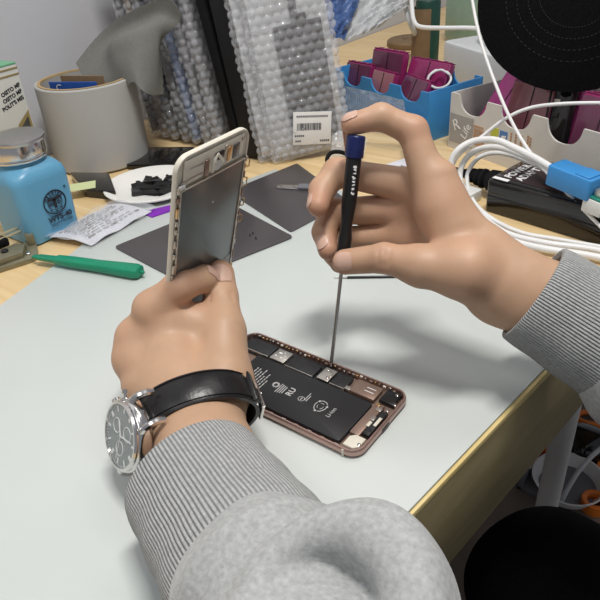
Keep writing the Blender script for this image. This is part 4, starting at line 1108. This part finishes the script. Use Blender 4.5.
def pack(Mx, s, film, face, side, label, group, line=True):
    t = thing('wrapped_screen', label, 'phone screen', Mx, group)
    box('film_block', (0, 0, s[2]/2), s, K[side], t, .003)
    box('screen_face', (0, -s[1]/2-.0004, s[2]/2), (s[0]*.92, .0016, s[2]*.94), K[face], t, .0006)
    if line: box('fold_line', (s[0]*.02, -s[1]/2-.0015, s[2]/2), (.0010, .0006, s[2]*.92), K['black'], t)
    box('film_top', (0, .001, s[2]+.0006), (s[0]*.96, s[1]*.9, .0014), K[film], t, .0006)
    for i in range(4): box('film_fold', (s[0]*(-.33+.22*i), .001, s[2]+.0016), (s[0]*.05, s[1]*.8, .0010), K[film], t, .0004)
    return t
G1 = 'plum screens in the blue bin'
for i, (x, y, z, lean, yaw, s, f, lab) in enumerate(((.020, .030, .010, -.25, .10, (.052, .010, .060), 'plum', 'plum wrapped screen at the left end of the blue bin'), (.075, .026, .012, -.32, -.08, (.050, .011, .056), 'mauve', 'mauve wrapped screen sagging over the middle notch of blue bin'),
        (.124, .028, .006, -.50, -.16, (.058, .012, .062), 'plum', 'plum wrapped screen slumped into the right notch of blue bin'), (.050, .062, .016, -.20, .06, (.064, .012, .070), 'plum', 'dark plum wrapped screen standing at the back left of blue bin'),
        (.118, .066, .016, -.42, .05, (.074, .012, .066), 'magenta', 'magenta wrapped screen standing at the back of the blue bin'))):
    pack(MBB @ T(x, y, z) @ RZ(yaw) @ RX(lean), s, 'magenta', f, 'magenta', lab, G1)
ow = V((-0.1336, 0.4971, 0.0000)); ow = V((-.1240, .4905, ZW)); WB, MWB = bin_('storage_bin', 'white scalloped bin printed with the word Life, holding pink screens', ow, V((.0729, .4114, 0))-V((-.122, .488, 0)), .275, .095, .0690, (.0375, .1035, .1695, .2355), .0225, .0215, K['whitebin'])
pp = lambda x, z: T(x, -.0006, z) @ RX(PI/2)
gp = box('print_panel', (.0215, -.0003, .0265), (.0400, .0006, .036), K['greyprint'], WB)
text('lettering', 'R', .020, K['wprint'], gp, pp(.0130, .0310) @ RZ(.45) @ T(0, 0, .0002), .0002)
text('lettering', 'Life', .0145, K['wprint'], gp, pp(.0300, .0270) @ RZ(1.15) @ T(0, 0, .0002), .0002)
for x, z, w, h, m in ((.0500, .0370, .0160, .0022, 'tan'), (.0520, .0240, .0180, .0200, 'tan'), (.0520, .0300, .0120, .0030, 'label'), (.0760, .0350, .0110, .0150, 'yellow'), (.0895, .0330, .0115, .0170, 'bprint2')):
    box('printed_patch', (x, -.0003, z), (w, .0006, h), K[m], WB)
prism('leaf_mark', [(-.004, -.004), (.003, -.003), (.0045, .004), (-.002, .003)], 0, .0003, K['label'], WB, 0, pp(.0895, .0330))
bm = bmesh.new(); rr = random.Random(6)
for x, m_ in ((.101, 1), (.108, 1), (.116, 2), (.125, 1), (.1285, 1)):
    z = .016
    while z < .042: h = rr.uniform(.0015, .0035); a_box(bm, (x, -.0003, z + h/2), (.0022 + .001*(m_ == 2), .0006, h)); z += h + .0009
B('fine_print', bm, K['tan'], WB)
G2 = 'pink screens in the white bin'
pk = pack(MWB @ T(.022, .040, .006) @ RZ(.15) @ RX(-.22) @ RY(.42), (.040, .016, .105), 'pink', 'pink', 'greyside', 'bright pink wrapped screen tilted at the left end of white bin', G2)
pack(MWB @ T(.094, .024, .005) @ RZ(.03) @ RX(-.24), (.062, .011, .086), 'pink', 'mauve', 'magenta', 'brownish mauve screen showing in the second notch of white bin', G2)
pack(MWB @ T(.090, .060, .006) @ RX(-.2), (.088, .014, .104), 'pink', 'pink', 'pink', 'pink wrapped screen standing behind the mauve one in white bin', G2)
pack(MWB @ T(.186, .026, .005) @ RX(-.22), (.058, .014, .088), 'magenta', 'plum', 'magenta', 'plum screen with magenta film in the third notch of white bin', G2)
pack(MWB @ T(.190, .062, .006) @ RX(-.2), (.075, .014, .102), 'magenta', 'magenta', 'magenta', 'magenta wrapped screen at the back right of white bin', G2)
bk2 = thing('plastic_bracket', 'black plastic frame wedged between the screens in white bin', 'frame', MWB @ T(.141, .024, .006) @ RX(-.24) @ RY(-.12))
box('frame_body', (0, 0, .044), (.024, .008, .082), K['gloss'], bk2, .0015)
for x in (-.0135, .0135): box('side_rail', (x, -.002, .042), (.0022, .010, .088), K['black'], bk2, .0006)
for z in (.072, .058, .030): box('connector', (-.004, -.0048, z), (.008, .0016, .006), K['silver' if z > .06 else 'black'], bk2, .0004)

# crumpled films
o = crumple('clear_bag', (V((-0.2602, 0.4350, 0.0220)), V((-0.1714, 0.4703, 0.0080)), V((-0.1544, 0.4257, 0.0709)), V((-0.2515, 0.4301, 0.0788))), K['clear'], seed=4, amp=.005); tag(o, 'clear crumpled plastic film in front of the blue bin', 'film')
o = crumple('film_scrap', (V((-0.2251, 0.3683, 0.0060)), V((-0.1823, 0.3748, 0.0060)), V((-0.2022, 0.4212, 0.0160)), V((-0.2439, 0.4067, 0.0300))), K['clear'], seed=9, amp=.004); tag(o, 'small clear film scrap beside the barcode pouch', 'film')
o = crumple('blue_bag', (V((-0.3823, 0.5683, 0.1056)), V((-0.3580, 0.6067, 0.0912)), V((-0.3907, 0.7119, 0.1395)), V((-0.4324, 0.6326, 0.1583))), K['bluefilm'], seed=3, amp=.010); tag(o, 'crumpled dark blue plastic bag above the blue bin', 'bag')
o = crumple('white_bag', (V((-0.3701, 0.6220, 0.0846)), V((-0.3583, 0.7143, 0.0922)), V((-0.3575, 0.8944, 0.1242)), V((-0.4131, 0.7294, 0.1455))), K['whitefilm'], seed=12, amp=.008); tag(o, 'translucent white plastic bag beside the dark blue bag', 'bag')
# earphone hook
tube('black_hook', [V((-0.2080, 0.3454, 0.0040)), V((-0.2184, 0.3523, 0.0100)), V((-0.2182, 0.3611, 0.0160)), V((-0.2102, 0.3690, 0.0160)), V((-0.2017, 0.3759, 0.0100)), V((-0.1943, 0.3708, 0.0040))], [.0026]*41, K['matt'], None, 10, 8)
tag(bpy.data.objects['black_hook'], 'small black rubber hook lying behind the holding fingers', 'hook')

# ------------------------------------------------------------------ appliance, lamp foot and clutter at the back
AM = frame(V((-.262, .745, ZW)), V((.1, -.062, 0)), z=(0, 0, 1))
AP = thing('white_machine', 'pale grey white machine box behind the blue bin', 'machine', AM)
prism('housing', rrect(.34, .17, .012, 6, (.17, .085)), .006, .072, K['appl'], AP, .004)
prism('foot_plate', rrect(.33, .16, .012, 6, (.17, .085)), 0, .006, K['greyside'], AP)
LM = AM @ T(.085, .075, .0725)
LF = thing('table_lamp', 'white conical lamp foot standing on the pale machine', 'lamp', LM)
lathe('cone', [(.040, 0), (.040, .004), (.034, .010), (.027, .050), (.022, .120)], K['white'], LF, 40)
tube('lamp_cable', [LM @ V((.0475*math.cos(t) - .006, .0475*math.sin(t), .004 + .0035*t/2)) for t in [i*.5 for i in range(28)]], .0032, K['cable'], None, 8, 3)
tag(bpy.data.objects['lamp_cable'], 'white cable coiled round the lamp foot on the pale machine', 'cable')
c = V((-0.3455, 0.8585, 0.0506)); GP = thing('green_canister', 'dark green canister with amber side standing at the back', 'canister', V((c.x, c.y, ZW)))
lathe('canister_body', [(.020, 0), (.022, .002), (.022, .110), (.020, .114)], K['dgreen'], GP, 32)
lathe('amber_band', [(.0222, .015), (.0224, .016), (.0224, .100), (.0222, .101)], K['brown'], GP, 32, T(-.004, -.004, 0), cap=False)
tube('white_tube', [V((-0.3623, 0.8244, 0.1368)), V((-0.3452, 0.7981, 0.1067)), V((-0.3312, 0.7801, 0.0899)), V((-0.3140, 0.7728, 0.0826)), V((-0.2768, 0.7859, 0.0806)), V((-0.2393, 0.8004, 0.0800)), V((-0.1847, 0.8121, 0.0778))], .0038, K['cable'], None, 10, 8)
tag(bpy.data.objects['white_tube'], 'bent white tube running past the dark green canister', 'tube')
tube('grey_tube', [V((-0.3868, 0.8337, 0.1351)), V((-0.3681, 0.8193, 0.0994)), V((-0.3512, 0.8192, 0.0642)), V((-0.4463, 1.0231, 0.0040))], .0045, K['appl'], None, 10, 8)
tag(bpy.data.objects['grey_tube'], 'grey tube standing left of the dark green canister', 'tube')
o = box('green_case', (0, 0, .05), (.24, .12, .10), K['greenfilm'], None, .012); o.matrix_world = T(-.28, 1.06, .0002) @ RZ(-.5); tag(o, 'translucent pale green case at the back behind the machine', 'case')
lathe('wooden_coaster', [(.050, 0), (.052, .003), (.052, .010), (.048, .013), (.020, .013), (.018, .010), (.0001, .010)], K['brown'], None, 40, T(0, 0, ZW))
o = bpy.data.objects['wooden_coaster']; cc_ = V((-0.4556, 1.0099, 0.0000)); o.matrix_world = T(cc_.x, cc_.y, ZW); tag(o, 'round brown wooden coaster behind the plum screens', 'coaster')
tube('white_lead', [V((-0.1978, 0.5710, 0.0500)), V((-0.1972, 0.5749, 0.0600)), V((-0.1911, 0.5864, 0.0660)), V((-0.1736, 0.5814, 0.0660)), V((-0.1561, 0.5573, 0.0640)), V((-0.1566, 0.5442, 0.0580)), V((-0.1707, 0.5439, 0.0540)), V((-0.1875, 0.5532, 0.0580)), V((-0.1870, 0.5602, 0.0670)), V((-0.1789, 0.5734, 0.0700)), V((-0.1596, 0.5611, 0.0680))], .0016, K['cable'], None, 8, 8); tag(bpy.data.objects['white_lead'], 'white cord looped over the back of the blue bin', 'cable')

# ------------------------------------------------------------------ power adapter, plug, dongle and cables
Mp = frame(V((-.0075, .3325, ZW)), V((.1195, -.0210, 0)), z=(0, 0, 1))
PA = thing('power_adapter', 'glossy black power adapter brick with white lettering on top', 'adapter', Mp)
LA = .185
prism('adapter_case', rrect(LA, .080, .004, 4, (LA/2, .040)), 0, .0350, K['gloss'], PA, .002)
prism('top_label', rrect(LA-.010, .062, .003, 4, (LA/2+.002, .043)), .0350, .0353, K['toplabel'], PA)
bm = bmesh.new(); a_box(bm, (LA/2, .0060, .0345), (LA-.006, .0050, .004), .0015); a_box(bm, (LA/2, -.0002, .018), (LA-.004, .0014, .0016), .0004); B('trim_rail', bm, K['black'], PA)
box('sticker', (.013, .0045, .0369), (.017, .0050, .0005), K['wprint'], PA)
for s, x in (('POWER', .0135), ('ADAPTER', .0260)): text('lettering', s, .0118, K['wprint'], PA, T(x, .0150, .0354) @ RZ(PI/2), .0001, 'LEFT', .0003)
bm = bmesh.new()
for x, y in ((.058, .030), (.072, .026)):
    for d in ((0, .004, .009, .0007), (0, -.004, .009, .0007), (.0045, 0, .0007, .008), (-.0045, 0, .0007, .008)): a_box(bm, (x+d[0], y+d[1], .0354), (d[2], d[3], .0002))
for i in range(5): a_box(bm, (.088+.003*i, .05, .0354), (.0010, .030, .0002))
B('symbols', bm, K['print'], PA)
box('raised_ridge', (.050, .045, .0362), (.004, .040, .0020), K['black'], PA, .0006)
PG = thing('power_plug', 'black ribbed plug and cord entering the power adapter', 'plug', Mp @ T(-.001, .036, .0175) @ RY(-PI/2))
lathe('plug_body', [(.0120, 0), (.0125, .004), (.0115, .016), (.0075, .021), (.0105, .023), (.0105, .026), (.0070, .0275), (.0095, .030), (.0090, .033), (.0062, .0345), (.0080, .037), (.0076, .040), (.0050, .042), (.0064, .045), (.0045, .050), (.0040, .062)], K['matt'], PG, 28)
tube('cord', [(0, 0, .058), (0, .002, .075), (.004, .010, .105), (.012, .030, .150), (.0135, .075, .185)], .0040, K['matt'], PG, 10, 6)
ad = lying('white_charger', rotrect((-.0405, .3490), .036, .024, .003, -.2), ZW, .010, K['white'], 'white flat connector beside the power adapter, behind the right hand', 'connector')
o = box('black_end', (-.0225, .001, .0055), (.012, .018, .008), K['black'], ad, .001, RZ(-.2)); 
o = lying('printed_leaflet', rotrect((-.112, .400), .085, .060, .001, -.35), ZW, .0006, K['lbag'], 'white leaflet with grey marks under the cables, before the white bin', 'paper', 0)
bm = bmesh.new(); rr = random.Random(9)
for i in range(16): a_box(bm, (rr.uniform(-.03, .03), rr.uniform(-.02, .02), .0007), (rr.uniform(.004, .012), .0025, .0002), 0, RZ(-.35+rr.uniform(-.3, .3)))
B('grey_marks', bm, K['greyside'], o)
# blue dongle on a thick white lead
a, b = V((0.0578, 0.3337, 0.0520)), V((0.0985, 0.3180, 0.0500)); Mdg = frame(a, b-a, z=(0, 0, 1)); dlg = (b-a).length
DG = thing('usb_dongle', 'bright blue plug housing over the power adapter, green board at its end', 'connector', Mdg)
prism('blue_shell', rrect(dlg+.004, .024, .003, 4, (dlg/2, 0)), -.010, .010, K['blue'], DG, .0018)
box('shell_step', (dlg*.78, 0, .0104), (dlg*.35, .020, .0016), K['blue'], DG, .0005)
gb = box('circuit_board', (dlg+.010, 0, -.006), (.020, .018, .0016), K['pcbgreen'], DG, .0002)
box('metal_socket', (dlg+.009, 0, -.0015), (.012, .012, .0070), K['silver'], gb, .0006)
for x in (.014, .017): box('component', (dlg+x, .004, -.004), (.002, .004, .002), K['cream'], gb, .0003)
box('light_block', (dlg+.006, 0, -.0140), (.020, .020, .014), K['white'], DG, .0015)
def cable(pts, r, label, lead='cable'):
    o = tube('white_cable', pts, r, K['cable'], None, 12, 10); return tag(o, label, 'cable')
cable([V((0.0554, 0.3381, 0.0520)), V((0.0318, 0.3495, 0.0560)), V((0.0086, 0.3568, 0.0600)), V((-0.0156, 0.3648, 0.0620)), V((-0.0375, 0.3635, 0.0580)), V((-0.0495, 0.3522, 0.0500)), V((-0.0536, 0.3461, 0.0360)), V((-0.0446, 0.3392, 0.0200)), V((-0.0229, 0.3208, 0.0080)), V((0.0057, 0.2955, 0.0040)), V((0.0424, 0.2739, 0.0035)), V((0.0754, 0.2726, 0.0035)), V((0.1085, 0.2787, 0.0035)), V((0.1526, 0.2820, 0.0035))], .0034, 'thick white cable looping from the blue plug, outermost of the loops')
cable([V((0.0549, 0.3378, 0.0500)), V((0.0291, 0.3567, 0.0500)), V((0.0020, 0.3684, 0.0520)), V((-0.0222, 0.3758, 0.0500)), V((-0.0390, 0.3725, 0.0440)), V((-0.0478, 0.3639, 0.0320)), V((-0.0466, 0.3560, 0.0180)), V((-0.0302, 0.3368, 0.0080)), V((-0.0037, 0.3123, 0.0035)), V((0.0340, 0.2855, 0.0035)), V((0.0716, 0.2836, 0.0035)), V((0.1090, 0.2918, 0.0035)), V((0.1498, 0.2943, 0.0035))], .0031, 'white cable looping from the blue plug, middle of the loops')
cable([V((0.0543, 0.3375, 0.0480)), V((0.0230, 0.3708, 0.0420)), V((-0.0044, 0.3825, 0.0420)), V((-0.0231, 0.3858, 0.0400)), V((-0.0372, 0.3833, 0.0340)), V((-0.0432, 0.3729, 0.0240)), V((-0.0411, 0.3627, 0.0120)), V((-0.0202, 0.3351, 0.0040)), V((0.0108, 0.3079, 0.0032)), V((0.0466, 0.2932, 0.0032)), V((0.0811, 0.2964, 0.0032)), V((0.1477, 0.3040, 0.0032))], .0024, 'white cable looping from the blue plug, innermost of the loops')
cable([V((-0.1785, 0.5710, 0.3163)), V((-0.1378, 0.5178, 0.2492)), V((-0.0999, 0.4684, 0.1894)), V((-0.0690, 0.4332, 0.1444)), V((-0.0339, 0.4042, 0.1027)), V((-0.0004, 0.3763, 0.0732)), V((0.0331, 0.3494, 0.0542)), V((0.0713, 0.3277, 0.0369)), V((0.1103, 0.3071, 0.0200)), V((0.1525, 0.2860, -0.0005))], .0017, 'straight white cable hanging down across the white bin')
cable([V((.120, .520, .0015)), V((.150, .470, .02)), V((.165, .420, .075)), V((0.1077, 0.4353, 0.0944)), V((0.0651, 0.4232, 0.0936)), V((0.0307, 0.4095, 0.0922)), V((0.0028, 0.4048, 0.0861)), V((-0.0188, 0.3960, 0.0744)), V((-0.0391, 0.3833, 0.0548)), V((-0.0488, 0.3612, 0.0450)), V((-0.0669, 0.3789, 0.0200)), V((-0.0698, 0.3768, 0.0060))], .0019, 'white cable arching over the white bin from the right edge')

# ------------------------------------------------------------------ black cap
cz = V((0.0084, 0.4910, 0.1847))
fx = (CAM - cz).normalized()
Mc_ = zframe(cz, (fx + V((0, 0, .22))).normalized(), V((0.0043, 0.4323, 0.1179))-cz)
CP = thing('baseball_cap', 'black baseball cap with ringed stitching on its brim, above white bin', 'cap', Mc_)
# brim: a curved half disc pointing along +x, crown behind it
nr, na = 14, 40
def brim_pt(r, t): 
    x = r*math.cos(t)*1.00; y = r*math.sin(t)*1.04; return V((x, y, -.35*y*y/.1 - .10*max(0, x)**2/.1))
g = [[brim_pt(.006 + (.099-.006)*i/(nr-1), -1.95 + 3.9*j/(na-1)) for j in range(na)] for i in range(nr)]
br = sheet('brim', g, K['felt'], CP, .004)
for r in (.036, .047, .058, .069):
    pts = [brim_pt(r, -1.9 + 3.8*j/90) + V((0, 0, .0021)) for j in range(91)]; bm = bmesh.new()
    for j in range(0, 90, 2): a_tube(bm, [pts[j], pts[j+1]], .00035, 4)
    B('stitching', bm, K['stitch'], br)
rings = [[V((-.055 + (.080*s)*math.cos(t), .074*s*math.sin(t), -.012-abs(z))) for t in [2*PI*i/40 for i in range(40)]] for z, s in ((-.002, 1.0), (.0, 1.0), (.03, .97), (.06, .86), (.08, .68), (.092, .42), (.096, .12), (.0965, .01))]
loft('crown', rings, K['felt'], CP)
lathe('top_button', [(.007, .0955), (.007, .098), (.004, .1005), (.0002, .101)], K['felt'], CP, 20, T(-.055, 0, -.012) @ RX(PI))

# ------------------------------------------------------------------ clutter on the floor beyond the leg
def fl(x, y): return V((0.0572, 0.9257, -0.7500))
sc = V((.062, .915, -.75)); SCI = thing('scissors', 'orange handled scissors on the floor behind the desk leg', 'scissors', T(*sc) @ RZ(.4))
for y in (-.022, .022):
    bm = bmesh.new(); a_tube(bm, [V((.028*math.cos(t), y + .019*math.sin(t), .008)) for t in [2*PI*i/28 for i in range(29)]], .0065, 10); B('handle', bm, K['orange'], SCI)
for y in (-1, 1): prism('blade', [(.03, -.006), (.15, -.002), (.15, .001), (.03, .006)], .005 + .003*(y > 0), .008 + .003*(y > 0), K['dsteel'], SCI, .0005, RZ(.06*y))
BG = thing('black_pouch', 'glossy black pouch lying beyond the white desk leg', 'pouch', T(.074, .835, -.75))
rings = [[V((.050*s*math.cos(t), .044*s*math.sin(t)*(1+.08*math.sin(3*t)), z)) for t in [2*PI*i/36 for i in range(36)]] for z, s in ((0, .85), (.006, 1), (.030, 1.02), (.048, .88), (.058, .60), (.061, .2))]
loft('pouch_body', rings, K['gloss'], BG); box('zip', (0, 0, .060), (.060, .006, .006), K['black'], BG, .002)
BW = thing('white_dish', 'white round dish on the floor beside the desk leg', 'dish', T(.072, .720, -.75) @ Matrix.Scale(.9, 4))
lathe('dish_bowl', [(.050, 0), (.062, .004), (.076, .030), (.078, .034), (.074, .034), (.060, .008), (.0001, .006)], K['white'], BW, 60, cap=False)
lathe('grey_liner', [(.0595, .0085), (.040, .0095), (.0001, .0100)], K['greyside'], BW, 50, cap=False)
for i, (x, y, r, lab) in enumerate(((.135, .795, .030, 'orange tape ring on the floor at the right picture edge'), (-.005, .760, .026, 'orange tape ring on the floor left of the desk leg'), (.128, .700, .024, 'orange tape ring on the floor nearest to the black trousers'))):
    o = lathe('tape_ring', [(r*.62, 0), (r, 0), (r*1.02, .003), (r*1.02, .020), (r, .023), (r*.62, .023)], K['orange'], None, 40, cap=False)
    bm = bmesh.new(); bm.from_mesh(o.data); bmesh.ops.bridge_loops(bm, edges=[e for e in bm.edges if e.is_boundary]); bm.to_mesh(o.data); bm.free()
    o.location = (x, y, -.75); tag(o, lab, 'tape', 'orange tape rings')
tube('clear_hose', [V((0.1148, 0.7889, -0.6600)), V((0.0992, 0.7381, -0.6600)), V((0.0868, 0.7039, -0.6800)), V((0.0792, 0.6718, -0.7100)), V((0.0756, 0.6623, -0.7400))], .0048, K['whitefilm'], None, 10, 8); tag(bpy.data.objects['clear_hose'], 'clear hose curving down over the white dish', 'hose')
tube('black_lead', [V((0.0421, 0.7767, -0.6000)), V((0.0471, 0.7547, -0.6600)), V((0.0499, 0.7227, -0.7000)), V((0.0478, 0.6975, -0.7350))], .0060, K['matt'], None, 10, 8); tag(bpy.data.objects['black_lead'], 'black cord running down beside the white desk leg', 'cord')
SB = thing('metal_bracket', 'grey steel bracket on the floor left of the desk leg', 'bracket', T(-.005, .69, -.75))
box('upright', (0, 0, .060), (.012, .050, .120), K['greyside'], SB, .002); box('foot', (.020, 0, .004), (.050, .050, .008), K['greyside'], SB, .001)
lathe('ring', [(.008, 0), (.014, 0), (.014, .004), (.008, .004)], K['steel'], SB, 28, T(.006, 0, .06) @ RY(PI/2), cap=False)

# ------------------------------------------------------------------ ceiling lamps and an added even ambient fill
def lamp(name, loc, size, energy, col, target):
    l = bpy.data.lights.new(name, 'AREA'); l.shape = 'RECTANGLE'; l.size, l.size_y = size; l.energy = energy; l.color = col
    o = bpy.data.objects.new(name, l); COL.objects.link(o); o.location = loc
    o.rotation_euler = (V(target)-V(loc)).to_track_quat('-Z', 'Y').to_euler()
lamp('ceiling_lamp', (.24, .02, 1.55), (.45, .14), 19, (1, .97, .92), (.05, .1, 0))
lamp('ceiling_lamp', (-.1, -1.1, 1.75), (1.3, .35), 5, (1, .98, .95), (0, -.1, 0))
lamp('ceiling_lamp', (-.1, 1.0, 1.75), (1.3, .35), 4.5, (1, .96, .90), (-.1, .6, 0))
w = bpy.data.worlds.new('room_light'); scene.world = w; w.use_nodes = True
bg = w.node_tree.nodes['Background']; bg.inputs['Color'].default_value = (.86, .90, 1, 1); bg.inputs['Strength'].default_value = .27
vs_ = scene.view_settings; vs_.view_transform = 'Standard'; vs_.look = 'None'; vs_.exposure = 0.; vs_.gamma = 1.; vs_.use_curve_mapping = False
